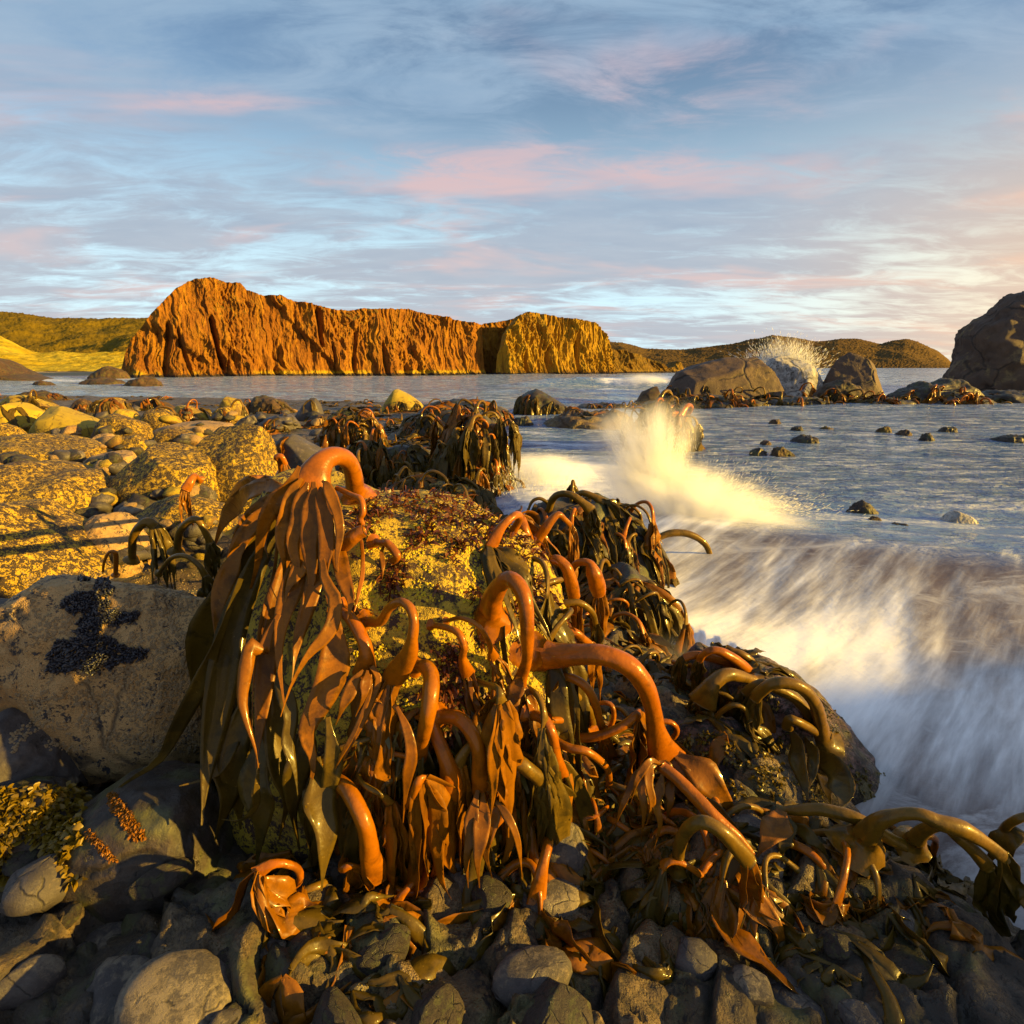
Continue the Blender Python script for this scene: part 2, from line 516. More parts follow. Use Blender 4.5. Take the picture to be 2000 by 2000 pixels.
def fan(r0, r1, nr, a0, a1, na):
    rr = np.geomspace(r0, r1, nr)
    aa = np.radians(np.linspace(a0, a1, na))
    Rr, A = np.meshgrid(rr, aa, indexing='ij')
    return (Rr * np.sin(A)).ravel(), (Rr * np.cos(A)).ravel(), Rr.ravel()


gx, gy, gr = fan(0.35, 62, 420, -112, 112, 520)
gz = ground_h(gx, gy)
gz = gz + 0.10 * fbm(p3(gx * 1.1, gy * 1.1), 3) + 0.06 * ridged(p3(gx * 2.6, gy * 2.6, 4.0), 3) - 0.05
gz = gz + 0.035 * fbm(p3(gx * 9, gy * 9, 2.0), 2) * np.exp(-gr / 8)
def slabs(x, y, c, seed):
    rs_ = np.random.RandomState(seed)
    tab = rs_.rand(4, 64, 64)
    X, Y = x / c, y / c
    ix, iy = np.floor(X).astype(int), np.floor(Y).astype(int)
    f1 = np.full(len(x), 9.0)
    f2 = np.full(len(x), 9.0)
    hh = np.zeros(len(x))
    for a in (-1, 0, 1):
        for b in (-1, 0, 1):
            i, j = (ix + a) % 64, (iy + b) % 64
            px_, py_ = ix + a + tab[0, i, j], iy + b + tab[1, i, j]
            d_ = np.hypot(X - px_, Y - py_)
            h_ = tab[2, i, j] - .5 + (tab[3, i, j] - .5) * 1.3 * (X - px_) + (tab[2, i, j] * 7 % 1 - .5) * 1.3 * (Y - py_)
            nearer = d_ < f1
            f2 = np.where(nearer, f1, np.minimum(f2, d_))
            hh = np.where(nearer, h_, hh)
            f1 = np.where(nearer, d_, f1)
    return hh, f2 - f1


wx_ = gx + 0.12 * fbm(p3(gx * 3, gy * 3, 1.0), 2)
wy_ = gy + 0.12 * fbm(p3(gx * 3, gy * 3, 9.0), 2)
s1, e1 = slabs(wx_, wy_, 0.42, 1)
s2, e2 = slabs(wx_, wy_, 0.16, 2)
gz = gz + np.exp(-gr / 12) * (0.13 * s1 - 0.07 * ss(0.16, 0.0, e1) + 0.045 * s2 - 0.02 * ss(0.2, 0.0, e2))
gv = np.stack([gx, gy, gz], 1)
gf = grid_faces(420, 520)[:, ::-1]
ground = link('rocky_ground', mesh_np('rocky_ground', gv, gf, M['ground']))
tag(ground, 'dark wet rock rubble floor of the shore between the boulders', kind='structure')
SOLID.append((gv, gf))


# ------------------------------------------------------------------ cliffs
def cliff(name, prof, D0, D1, back, nu, nf, nb, mat, seed, batter=0.14, amp=1.0, clefts=(), round_ends=0.0, col=1.0, dpow=1.0, warp=1.0, bdir=None, rough=1.0):
    px = np.array([p[0] for p in prof], float)
    py = np.array([p[1] for p in prof], float)
    u = np.linspace(0, 1, nu)
    X = px[0] + (px[-1] - px[0]) * u
    Y = np.interp(X, px, py)
    D = D0 + (D1 - D0) * u ** dpow
    if round_ends:
        D = D + round_ends * (np.abs(2 * u - 1) ** 4)
    top = np.array([P(a, b, d) for a, b, d in zip(X, Y, D)])
    l = np.concatenate([[0], np.cumsum(np.hypot(np.diff(top[:, 0]), np.diff(top[:, 1])))])
    dx, dy = np.gradient(top[:, 0]), np.gradient(top[:, 1])
    n = np.stack([dy, -dx], 1)
    n /= np.linalg.norm(n, axis=1)[:, None]
    Ht = np.maximum(top[:, 2], 0.2)
    Ht = Ht + (0.55 * fbm(p3(l * 0.35, seed), 3) + 0.25 * fbm(p3(l * 1.2, seed), 2)) * amp * np.clip(Ht / 6, 0, 1)
    f = np.concatenate([np.linspace(-0.06, 1, nf), np.ones(nb)])
    g = np.concatenate([np.zeros(nf), np.linspace(0.02, 1, nb) ** 1.6])
    FI, LI = np.meshgrid(f, np.arange(nu), indexing='xy')
    GI, _ = np.meshgrid(g, np.arange(nu), indexing='xy')
    z = FI * Ht[:, None] - GI * Ht[:, None] * 0.35
    inset = batter * (Ht[:, None] - z) * (GI == 0)
    ll = np.broadcast_to(l[:, None], z.shape)
    pz = z.ravel()
    ll = (ll.ravel() + warp * (2.2 * fbm(p3(ll * 0.12, pz * 0.16, seed + 20), 3) + 0.10 * pz * fbm(p3(ll * 0.03, 0.0, seed + 30), 2))).reshape(z.shape)
    butt = 3.2 * fbm(p3(ll * 0.05, pz * 0.012, seed), 3) + 1.7 * ridged(p3(ll * 0.16, pz * 0.05, seed + 5), 3)
    cols = col * (0.75 * ridged(p3(ll * 0.55, pz * 0.045, seed + 9), 2) + 0.4 * ridged(p3(ll * 1.3, pz * 0.10, seed + 3), 2))
    crag = rough * (0.8 * ridged(p3(ll.ravel() * 0.22 + pz * 0.14, pz * 0.07, seed + 1), 3) + 0.55 * fbm(p3(ll * 0.5, pz * 0.3, seed + 1), 4) + 0.32 * ridged(p3(ll.ravel() * 0.9 - pz * 0.3, pz * 0.35, seed + 2), 3) + 0.16 * fbm(p3(ll * 2.6, pz * 1.8, seed + 2), 2))
    crag = crag * (0.35 + 1.5 * ss(-0.25, 0.3, fbm(p3(ll * 0.06, pz * 0.07, seed + 40), 3)))
    butt = butt + 1.6 * ss(0.0, 0.12, fbm(p3(ll.ravel() * 0.10 + pz * 0.05, pz * 0.03, seed + 50), 2))
    disp = (butt + cols + 1.2 * crag).reshape(z.shape) * amp
    edge = np.clip(np.minimum(u, 1 - u) * 30, 0.15, 1)[:, None]
    disp = disp * edge
    for (cp, cz, w0, dep, z0, z1) in clefts:
        c = np.interp(z.ravel(), cz, cp).reshape(z.shape)
        xx = np.broadcast_to(X[:, None], z.shape)
        hz = ss(z0 - 1.0, z0 + 0.8, z) * (1 - ss(z1 - 1.0, z1 + 1.0, z))
        disp = disp - dep * np.exp(-((xx - c) / w0) ** 2) * hz
    foot = 2.6 * (0.6 + 0.8 * fbm(p3(l * 0.25, 3.0, seed), 3))[:, None] * np.exp(-np.maximum(z, 0) / 1.1) * (GI == 0)
    out = inset + disp * (GI < 0.02) + disp * np.exp(-GI * 6) * (GI >= 0.02) + foot
    bx = (-n[:, 0][:, None] if bdir is None else bdir[0]) * GI * back
    by = (-n[:, 1][:, None] if bdir is None else bdir[1]) * GI * back
    x = top[:, 0][:, None] + n[:, 0][:, None] * out + bx
    y = top[:, 1][:, None] + n[:, 1][:, None] * out + by
    zz = z + (GI > 0) * (0.9 * fbm(p3(x.ravel() * 0.3, y.ravel() * 0.3, seed), 3)).reshape(z.shape) * amp * np.clip(GI * 5, 0, 1)
    v = np.stack([x, y, zz], -1).reshape(-1, 3)
    o = link(name, mesh_np(name, v, grid_faces(nu, nf + nb), M[mat], smooth=False))
    tag(o, kind='structure')
    return o


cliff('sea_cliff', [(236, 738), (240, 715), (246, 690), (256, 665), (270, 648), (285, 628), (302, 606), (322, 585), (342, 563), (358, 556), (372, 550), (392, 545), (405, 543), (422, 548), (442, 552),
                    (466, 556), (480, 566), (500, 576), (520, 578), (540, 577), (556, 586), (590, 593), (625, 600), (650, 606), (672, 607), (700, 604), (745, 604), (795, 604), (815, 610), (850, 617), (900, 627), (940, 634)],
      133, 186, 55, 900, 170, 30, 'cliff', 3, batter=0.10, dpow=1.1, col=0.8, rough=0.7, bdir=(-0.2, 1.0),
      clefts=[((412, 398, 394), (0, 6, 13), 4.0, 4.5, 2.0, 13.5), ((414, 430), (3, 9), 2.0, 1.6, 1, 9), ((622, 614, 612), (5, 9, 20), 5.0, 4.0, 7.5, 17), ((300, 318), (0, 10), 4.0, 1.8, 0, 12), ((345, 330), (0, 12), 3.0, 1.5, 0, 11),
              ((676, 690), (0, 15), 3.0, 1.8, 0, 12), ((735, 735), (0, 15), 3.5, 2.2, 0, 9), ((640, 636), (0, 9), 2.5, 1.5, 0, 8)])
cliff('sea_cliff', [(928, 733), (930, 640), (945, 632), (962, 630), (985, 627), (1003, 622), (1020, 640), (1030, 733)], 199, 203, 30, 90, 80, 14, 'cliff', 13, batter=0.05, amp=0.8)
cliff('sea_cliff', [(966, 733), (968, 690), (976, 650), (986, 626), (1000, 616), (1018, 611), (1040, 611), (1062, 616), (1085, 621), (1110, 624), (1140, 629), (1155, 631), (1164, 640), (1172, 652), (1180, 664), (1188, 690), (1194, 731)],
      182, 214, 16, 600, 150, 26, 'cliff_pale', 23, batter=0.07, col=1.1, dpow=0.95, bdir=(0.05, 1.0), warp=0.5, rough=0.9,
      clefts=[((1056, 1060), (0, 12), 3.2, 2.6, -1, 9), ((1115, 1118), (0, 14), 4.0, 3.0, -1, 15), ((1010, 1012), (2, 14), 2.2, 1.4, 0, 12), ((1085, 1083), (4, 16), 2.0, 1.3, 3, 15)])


cliff('rocky_spit', [(1150, 731), (1164, 690), (1180, 674), (1192, 682), (1205, 684), (1225, 690), (1245, 694), (1262, 700), (1280, 707), (1293, 719), (1302, 717), (1312, 706), (1322, 712), (1331, 722), (1337, 730)],
      222, 262, 14, 300, 70, 16, 'spit', 33, batter=0.5, col=0.3, bdir=(0.05, 1.0), rough=1.3)


# ------------------------------------------------------------------ hills, dunes, beach
def hill(name, prof, D0, D1, back, nu, nv, mat, seed, amp, freq, z0=-1.0, pw=0.85, fine=0.0):
    px = np.array([p[0] for p in prof], float)
    py = np.array([p[1] for p in prof], float)
    X = np.linspace(px[0], px[-1], nu)
    Y = np.interp(X, px, py)
    k = np.ones(5) / 5
    Y = np.convolve(np.pad(Y, 2, 'edge'), k, 'valid')
    top = np.array([P(a, b, D1) for a, b in zip(X, Y)])
    v = np.linspace(0, 1.35, nv)
    U, V = np.meshgrid(np.arange(nu), v, indexing='ij')
    yy = D0 + (D1 - D0) * V + (V > 1) * (V - 1) * back
    xx = top[:, 0][U] * (yy / D1)
    rise = np.where(V <= 1, np.clip(V, 0, 1) ** pw, 1 - (V - 1) * 1.5)
    zz = z0 + (top[:, 2][U] * np.minimum(1, 0.25 + 0.75 * yy / D1) - z0) * rise
    w = np.clip(V * 3, 0, 1) * np.clip((1.0 - V) * 4 + 0.25, 0.25, 1)
    nz = (fbm(p3(xx.ravel() * freq, yy.ravel() * freq, seed), 5, 0.55)).reshape(xx.shape) + 0.6 * (ridged(p3(xx.ravel() * freq * 0.8, yy.ravel() * freq * 0.5, seed + 4), 3) - 0.4).reshape(xx.shape)
    zz = zz + amp * nz * w
    if fine:
        zz = zz + fine * fbm(p3(xx.ravel() * 0.25, yy.ravel() * 0.12, seed + 2), 2).reshape(xx.shape)
    o = link(name, mesh_np(name, np.stack([xx, yy, zz], -1).reshape(-1, 3), grid_faces(nu, nv)[:, ::-1] if False else grid_faces(nu, nv), M[mat]))
    tag(o, kind='structure')
    return o


hill('hill', [(1120, 664), (1180, 667), (1215, 668), (1240, 674), (1262, 681), (1300, 682), (1340, 682), (1370, 679), (1400, 675), (1430, 672), (1460, 664), (1485, 660), (1508, 653), (1530, 656), (1560, 661), (1590, 667), (1615, 665), (1640, 661),
              (1675, 661), (1700, 667), (1718, 672), (1740, 666), (1770, 661), (1790, 666), (1812, 676), (1832, 686), (1848, 698), (1862, 712), (1870, 720)], 1900, 2600, 900, 420, 120, 'hill', 41, 15, 0.006, z0=-3, fine=6.0)
hill('hill', [(-500, 590), (-250, 596), (-60, 604), (0, 608), (40, 610), (75, 617), (110, 621), (150, 620), (200, 622), (250, 621), (320, 618), (420, 625)], 800, 1300, 600, 300, 110, 'hill_green', 43, 13, 0.010, fine=3.5)
hill('hill', [(100, 690), (140, 680), (175, 673), (210, 668), (235, 655), (262, 652), (300, 650), (380, 655)], 420, 620, 200, 160, 90, 'hill_green', 47, 6, 0.03, fine=2.0)
hill('dune', [(-420, 640), (-200, 648), (0, 656), (25, 668), (45, 680), (75, 690), (120, 686), (165, 690), (200, 688), (250, 686), (330, 684)], 210, 330, 160, 260, 120, 'dune', 49, 2.6, 0.05, z0=0.8, pw=0.75, fine=0.8)
bx_, by_ = np.meshgrid(np.linspace(-330, -55, 60), np.linspace(140, 340, 40), indexing='ij')
bz = -0.6 + 0.019 * (by_ - 140) + 0.05 * fbm(p3(bx_ * 0.1, by_ * 0.1), 2).reshape(bx_.shape)
tag(link('beach', mesh_np('beach', np.stack([bx_, by_, bz], -1).reshape(-1, 3), grid_faces(60, 40)[:, ::1], M['sand'])), kind='structure')


# ------------------------------------------------------------------ sea
P1 = np.array([2.03, 7.3])                  # near end of the crest of the surge that pours toward the shore
FL = np.array([-0.52, -0.854])              # the way it pours
CR = np.array([0.854, -0.52])               # along its crest
ALONG = [(-0.5, 0.0)]


def sea_shape(x, y, r):
    """height, foam amount and flow coordinates of the water at (x, y)"""
    n = len(x)
    q = (x - P1[0]) * FL[0] + (y - P1[1]) * FL[1]
    t = (x - P1[0]) * CR[0] + (y - P1[1]) * CR[1]
    cell = r * 0.0065
    z = np.zeros(n)
    dist = ss(9, 45, y)
    for lam, amp, sx in ((26, 0.26, 0.5), (11, 0.17, 0.6), (4.2, 0.09, 0.7), (1.7, 0.04, 0.8), (0.7, 0.016, 0.8)):
        a = amp * (0.22 + 0.78 * dist) * np.clip(lam / (cell * 3.0) - 0.6, 0, 1)
        z += a * 1.6 * pn(p3(x / lam * sx + lam, y / lam * 1.35, lam * 1.3))
    # swell that rises and breaks far out in the channel
    br = np.exp(-((y - 64 - 2.0 * np.sin(x * 0.15)) / 3.0) ** 2) * ss(-6, 6, x) * ss(46, 20, x)
    z += 1.15 * br
    foam = np.zeros(n)
    nz = fbm(p3(x * 0.5, y * 0.5, 7.0), 4)
    foam += br * ss(8.5, 10.5, x) * ss(26, 15, x) * (0.9 + nz)
    foam += 0.75 * np.exp(-((y - 55) / 4.5) ** 2) * ss(2, 9, x) * ss(36, 20, x) * np.clip(0.35 + 1.4 * nz, 0, 1)
    # foot of the cliff and the beach
    foam += np.exp(-((y - 112 - 0.10 * x) / 14) ** 2) * ss(-58, -70, x) * np.clip(0.5 + 1.8 * fbm(p3(x * 0.05, y * 0.14, 3), 3), 0, 1)
    foam += 0.5 * np.exp(-((y - 140 - 0.55 * (x + 60)) / 9) ** 2) * ss(-80, -40, x) * np.clip(0.2 + 2 * nz, 0, 1)
    # foot of the sea stack
    foam += 0.8 * np.exp(-((y - 28) / 4.5) ** 2) * ss(22, 27, x) * np.clip(0.45 + 1.3 * nz, 0, 1)
    # surge channel between the kelp beds
    chan = np.exp(-((y - 11.2) / 2.2) ** 2) * np.exp(-((x - 0.9) / 1.6) ** 2)
    foam += 1.25 * chan
    z += 0.28 * chan * (0.7 + nz)
    foam += 0.62 * np.exp(-((y - 19) / 5.0) ** 2) * np.exp(-((x - 1.4) / 1.9) ** 2) * np.clip(0.5 + 2.2 * fbm(p3(x * 0.35, y * 1.3, 1.0), 3), 0, 1)
    # the surge itself
    on = ss(-1.4, 0.3, t) * ss(9, 6, t) * (y < 9.5)
    hump = 0.24 * (1 - ss(-0.1, 2.3, q)) * ss(-3.2, -0.4, q)
    lip = 0.05 * np.exp(-((q + 0.05) / 0.35) ** 2) * (0.8 + 0.3 * fbm(p3(t * 1.3, 0.0), 2))
    z += on * (hump + lip)
    body = ss(-0.2, 1.1, q) * ss(4.7, 3.2, q)
    foam += on * body * (0.44 + 0.42 * ss(1.2, 2.6, q) + 0.42 * fbm(p3(t * 0.8, q * 0.35, 5), 3))
    z += on * body * 0.015 * fbm(p3(t * 3.5, q * 0.5, 2), 2)
    foam += on * 0.55 * np.exp(-((q + 0.1) / 0.5) ** 2) * np.clip(0.2 + 2.0 * fbm(p3(t * 0.9, q * 2.0, 9), 3), 0, 1)
    swash = np.exp(-((q - 3.2) / 0.8) ** 2) * on
    z += 0.07 * swash
    foam += 0.85 * np.exp(-((x - 2.2) / 1.7) ** 2 - ((y - 8.0) / 1.2) ** 2)
    sx = np.where(on > 0.3, (x * 0.69 - y * 0.72) * 2.3, x * 1.1)
    sy = np.where(on > 0.3, (x * 0.72 + y * 0.69) * 0.30, y * 1.1)
    near = np.where((on <= 0.3) & (y > 9) & (y < 27) & (x < 4.5), 1.0, 0.0)
    sx = np.where(near > 0, x * 0.8, sx)
    sy = np.where(near > 0, y * 1.9, sy)
    return z, np.clip(foam, 0, 1.3), sx, sy, on * ss(-0.5, 0.5, q)


sx_, sy_, sr_ = fan(1.0, 30000, 640, -82, 88, 560)
wz, wf, wsx, wsy, won = sea_shape(sx_, sy_, sr_)
wz = wz * np.exp(-np.maximum(sr_ - 150, 0) / 400)
wg = ground_h(sx_, sy_)
wz = np.where((wg > -0.3) & (sr_ < 70), np.minimum(wz, 0.02) - 0.10 * ss(-0.3, 0.05, wg), wz)
sea_me = mesh_np('sea', np.stack([sx_, sy_, wz], 1), grid_faces(640, 560)[:, ::-1])
for an, arr in (('foam', wf), ('surge', won)):
    at = sea_me.attributes.new(an, 'FLOAT', 'POINT')
    at.data.foreach_set('value', arr.astype(np.float32))
at = sea_me.attributes.new('flow', 'FLOAT_VECTOR', 'POINT')
at.data.foreach_set('vector', np.stack([wsx, wsy, np.zeros_like(wsx)], 1).astype(np.float32).ravel())


def sea_mat():
    m, t = new_mat('sea_water')
    fa = t.n('ShaderNodeAttribute', attribute_name='foam').outputs['Fac']
    su = t.n('ShaderNodeAttribute', attribute_name='surge').outputs['Fac']
    fl = t.n('ShaderNodeAttribute', attribute_name='flow').outputs['Vector']
    pos = t.n('ShaderNodeTexCoord').outputs['Object']
    sep = t.n('ShaderNodeSeparateXYZ', {0: pos})
    far = t.ramp(sep.outputs[1], 12.0, 70.0)
    st = t.noise(fl, 1.0, 6, 0.6, 0.25)
    st2 = t.noise(fl, 3.6, 5, 0.6, 0.2)
    lm0 = t.n('ShaderNodeMapping', {'Vector': pos, 'Scale': (0.55, 1.5, 1.0)})
    lace = t.noise(lm0.outputs[0], 1.1, 8, 0.72, 0.9)
    br = t.math('ADD', t.math('MULTIPLY', st, 0.6), t.math('MULTIPLY', st2, 0.4))
    v = t.math('ADD', fa, t.math('MULTIPLY', t.math('SUBTRACT', br, 0.5), 2.5))
    fm = t.ramp(v, 0.05, 0.95)
    # thin lace of old foam drifting on calm water
    lm = t.math('MULTIPLY', t.ramp(lace, 0.44, 0.66), 0.58)
    fm = t.math('MAXIMUM', fm, lm)
    calm = t.mix(far, (0.090, 0.175, 0.380), (0.090, 0.175, 0.370))
    deep = t.mix(su, calm, (0.11, 0.080, 0.072))
    foamc = t.mix(t.ramp(v, 0.4, 1.2), (0.62, 0.62, 0.64), (0.93, 0.93, 0.94))
    col = t.mix(fm, deep, foamc)
    mp = t.n('ShaderNodeMapping', {'Vector': pos, 'Scale': (0.7, 1.25, 1.0)})
    b1 = t.noise(mp.outputs[0], 0.55, 6, 0.6, 0.4)
    b2 = t.noise(mp.outputs[0], 3.2, 5, 0.6, 0.3)
    b3 = t.noise(fl, 2.2, 4, 0.55)
    hh = t.math('ADD', t.math('MULTIPLY', b1, t.math('MULTIPLY', far, 1.3)), t.math('MULTIPLY', b2, t.math('ADD', 0.3, t.math('MULTIPLY', t.ramp(sep.outputs[1], 7.0, 12.0), 1.1))))
    bs = t.n('ShaderNodeBsdfPrincipled', {'Base Color': col, 'IOR': 1.333})
    t.set(bs, 'Roughness', t.math('ADD', 0.05, t.math('MULTIPLY', t.math('MAXIMUM', fm, t.math('MULTIPLY', su, 0.55)), 0.6)))
    n0 = t.bump(hh, t.math('SUBTRACT', 0.8, t.math('MULTIPLY', t.math('MAXIMUM', su, t.ramp(fa, 0.1, 0.6)), 0.7)), 0.6)
    t.set(bs, 'Normal', n0)
    t.set(t.n('ShaderNodeOutputMaterial'), 'Surface', bs)
    return m


sea_me.materials.append(sea_mat())
tag(link('sea', sea_me), kind='structure')


# ------------------------------------------------------------------ rocks
def facet(q, k, lo, hi, rs, soft=0.9):
    for _ in range(k):
        n = rs.normal(size=3)
        n[2] = abs(n[2]) * 0.8
        n /= np.linalg.norm(n)
        h = rs.uniform(lo, hi)
        q = q - np.maximum(0, q @ n - h)[:, None] * n[None, :] * soft
    return q


def prock(name, label, outline, pyb=None, zb=0.0, D=None, thick=0.8, mat='plain', res=1.0, seed=0, rough=0.055,
          facets=9, ex=0.8, cat='boulder', group=None, fine=1.0, freq=1.0, lean=0.0, up=(0.72, 0.97)):
    """A boulder whose top profile is the given outline (frame pixels, left to right) at the distance where it stands."""
    rs = np.random.RandomState(seed + 100)
    pts = np.array(outline, float)
    if D is None:
        mid = (pts[0, 0] + pts[-1, 0]) / 2
        Yf = G(mid, pyb, zb).y
        hw = (pts[-1, 0] - pts[0, 0]) / 2 / F * Yf
        D = Yf + hw * thick * 0.8
    W = [P(px, py, D) for px, py in pts]
    X = np.array([w.x for w in W])
    Z = np.array([w.z for w in W])
    X = np.maximum.accumulate(X + np.arange(len(X)) * 1e-5)
    nu, nt = int(72 * res), int(54 * res)
    hw = (X[-1] - X[0]) / 2
    xc = (X[-1] + X[0]) / 2
    s = -np.cos(np.linspace(0, math.pi, nu))
    xs = xc + hw * np.sign(s) * np.abs(s) ** 0.9
    zt = np.interp(xs, X, Z)
    k = np.ones(3) / 3
    zt[1:-1] = np.convolve(zt, k, 'valid') * 0.7 + zt[1:-1] * 0.3
    h = np.maximum(zt - zb, 0.02 * hw)
    w = thick * hw * np.clip(1 - np.abs(s) ** 2.6, 0.015, 1) ** 0.5
    th = np.linspace(R(-25), R(205), nt)
    S, T = np.meshgrid(np.arange(nu), th, indexing='ij')
    c, sn = np.cos(T), np.sin(T)
    yy = D - w[S] * np.sign(c) * np.abs(c) ** ex + lean * np.maximum(sn, 0) * w[S]
    zz = zb + np.where(sn >= 0, h[S] * np.abs(sn) ** ex, -0.5 * np.minimum(h[S], hw) * np.abs(sn))
    xx = np.broadcast_to(xs[:, None], yy.shape)
    cen = np.array([xc, D, zb + 0.35 * h.max()])
    sc = np.array([hw, thick * hw, max(h.max() * 0.65, 0.01)])
    q = (np.stack([xx, yy, zz], -1).reshape(-1, 3) - cen) / sc
    q0 = np.abs(q[:, 0]).max(), q[:, 2].max()
    q = facet(q, facets, up[0], up[1], rs)
    q[:, 0] *= q0[0] / np.abs(q[:, 0]).max()
    q[:, 2] *= np.where(q[:, 2] > 0, q0[1] / q[:, 2].max(), 1.0)
    v = q * sc + cen
    nr = q / (np.linalg.norm(q, axis=1)[:, None] + 1e-6)
    size = (hw * 2 * h.max() * thick * hw) ** (1 / 3)
    pw = v / size * freq + seed * 3.7
    dsp = rough * size * (1.3 * fbm(pw * 2.2, 3) + 0.55 * ridged(pw * 3.1 + 9, 3) * fine + 0.3 * fbm(pw * 11, 3) * fine)
    v = v + nr * dsp[:, None]
    fc = grid_faces(nu, nt)
    tri = v[fc[:, :3]]
    fn = np.cross(tri[:, 1] - tri[:, 0], tri[:, 2] - tri[:, 0])
    if (fn * (tri.mean(1) - cen)).sum() > 0:
        fc = fc[:, ::-1]
    base = np.array([xc, D, zb])
    me = mesh_np(name, v - base, fc[:, ::-1], M[mat])
    o = link(name, me, base)
    tag(o, label, cat, group)
    SOLID.append((v, fc[:, ::-1]))
    return o


def crop(ox, oy, sc, pts):
    return [(ox + x / sc, oy + y / sc) for x, y in pts]


# --- the boulders in front -------------------------------------------------
main_rock = prock('boulder', 'huge barnacle-crusted boulder draped with giant orange kelp',
      [(500, 1640), (492, 1400), (480, 1230), (468, 1110), (470, 1020), (500, 960), (560, 932), (640, 945), (720, 985), (800, 990), (880, 1003),
       (960, 1035), (1020, 1070), (1065, 1125), (1090, 1190), (1110, 1280), (1130, 1420), (1140, 1640)],
      zb=0.30, D=2.62, thick=0.86, mat='hero', res=2.6, seed=4, rough=0.042, facets=5, ex=0.85, up=(0.8, 1.0))
slab_rock = prock('boulder', 'tan slab with a black mussel bed beside the kelp boulder',
      [(8, 1500), (14, 1400), (34, 1320), (62, 1230), (58, 1165), (85, 1128), (140, 1116), (250, 1113), (350, 1116), (430, 1135), (452, 1260), (455, 1480)],
      zb=0.50, D=2.60, thick=0.62, mat='slab', res=2.2, seed=9, rough=0.035, facets=9, ex=0.55, up=(0.72, 0.95), freq=1.6)
lump_rock = prock('boulder', 'dark pink lumpy rock with yellow-green weed below the long arching kelp stalk',
      [(1300, 1600), (1310, 1480), (1340, 1432), (1400, 1418), (1450, 1428), (1490, 1460), (1520, 1520), (1540, 1620)],
      zb=0.0, D=2.62, thick=0.9, mat='pink', res=1.8, seed=14, rough=0.055, facets=6, freq=1.4)
ridge_rock = prock('boulder', 'long pinkish-brown rock sloping down into the milky surge',
      [(1290, 1420), (1330, 1330), (1400, 1292), (1500, 1318), (1590, 1372), (1680, 1440), (1750, 1496), (1805, 1545), (1822, 1610)],
      zb=-0.25, D=3.05, thick=0.55, mat='pink', res=1.8, seed=17, rough=0.06, facets=7, freq=1.5)
prock('boulder', 'dark rock heaped with limp wet kelp at the edge of the splash', [(985, 1120), (1015, 1030), (1060, 992), (1120, 978), (1190, 985), (1250, 1020), (1290, 1070), (1310, 1120)],
      zb=-0.25, D=5.7, thick=0.6, mat='dark', res=1.3, seed=26, rough=0.08)
prock('boulder', 'low black rock plastered with wet kelp between the big boulder and the surge', [(1070, 1270), (1100, 1190), (1150, 1130), (1220, 1110), (1280, 1150), (1330, 1220), (1360, 1280)],
      zb=-0.25, D=4.7, thick=0.7, mat='dark', res=1.3, seed=27, rough=0.07)
prock('boulder', 'flat dark grey rock with an orange weed patch under the mussel slab',
      [(120, 1690), (150, 1590), (230, 1545), (300, 1525), (370, 1535), (430, 1580), (465, 1690)],
      zb=0.30, D=1.90, thick=0.8, mat='dark', res=1.6, seed=21, rough=0.05)
prock('boulder', 'low rock overgrown with yellow-green weed at the corner of the shore',
      [(-120, 1680), (-60, 1580), (0, 1552), (60, 1556), (110, 1590), (150, 1640), (165, 1720)],
      zb=0.32, D=1.88, thick=0.8, mat='dark', res=1.6, seed=22, rough=0.06)
prock('boulder', 'wet grey-blue bedrock ledge under the overhang of the mussel slab',
      [(-160, 1520), (-100, 1430), (0, 1405), (60, 1430), (110, 1470), (150, 1530)],
      zb=0.36, D=2.15, thick=0.6, mat='grey', res=1.4, seed=23, rough=0.06)
prock('boulder', 'dark reddish rock wedged against the narrow end of the mussel slab',
      [(-160, 1330), (-110, 1240), (-20, 1222), (50, 1240), (80, 1330)],
      zb=0.42, D=2.85, thick=0.7, mat='dark', res=1.2, seed=24, rough=0.05)
prock('boulder', 'smooth blue-grey flat rock speckled white above the reddish wedge',
      [(-180, 1240), (-120, 1180), (0, 1178), (55, 1190), (80, 1250)],
      zb=0.5, D=3.2, thick=0.6, mat='grey', res=1.2, seed=25, rough=0.03)
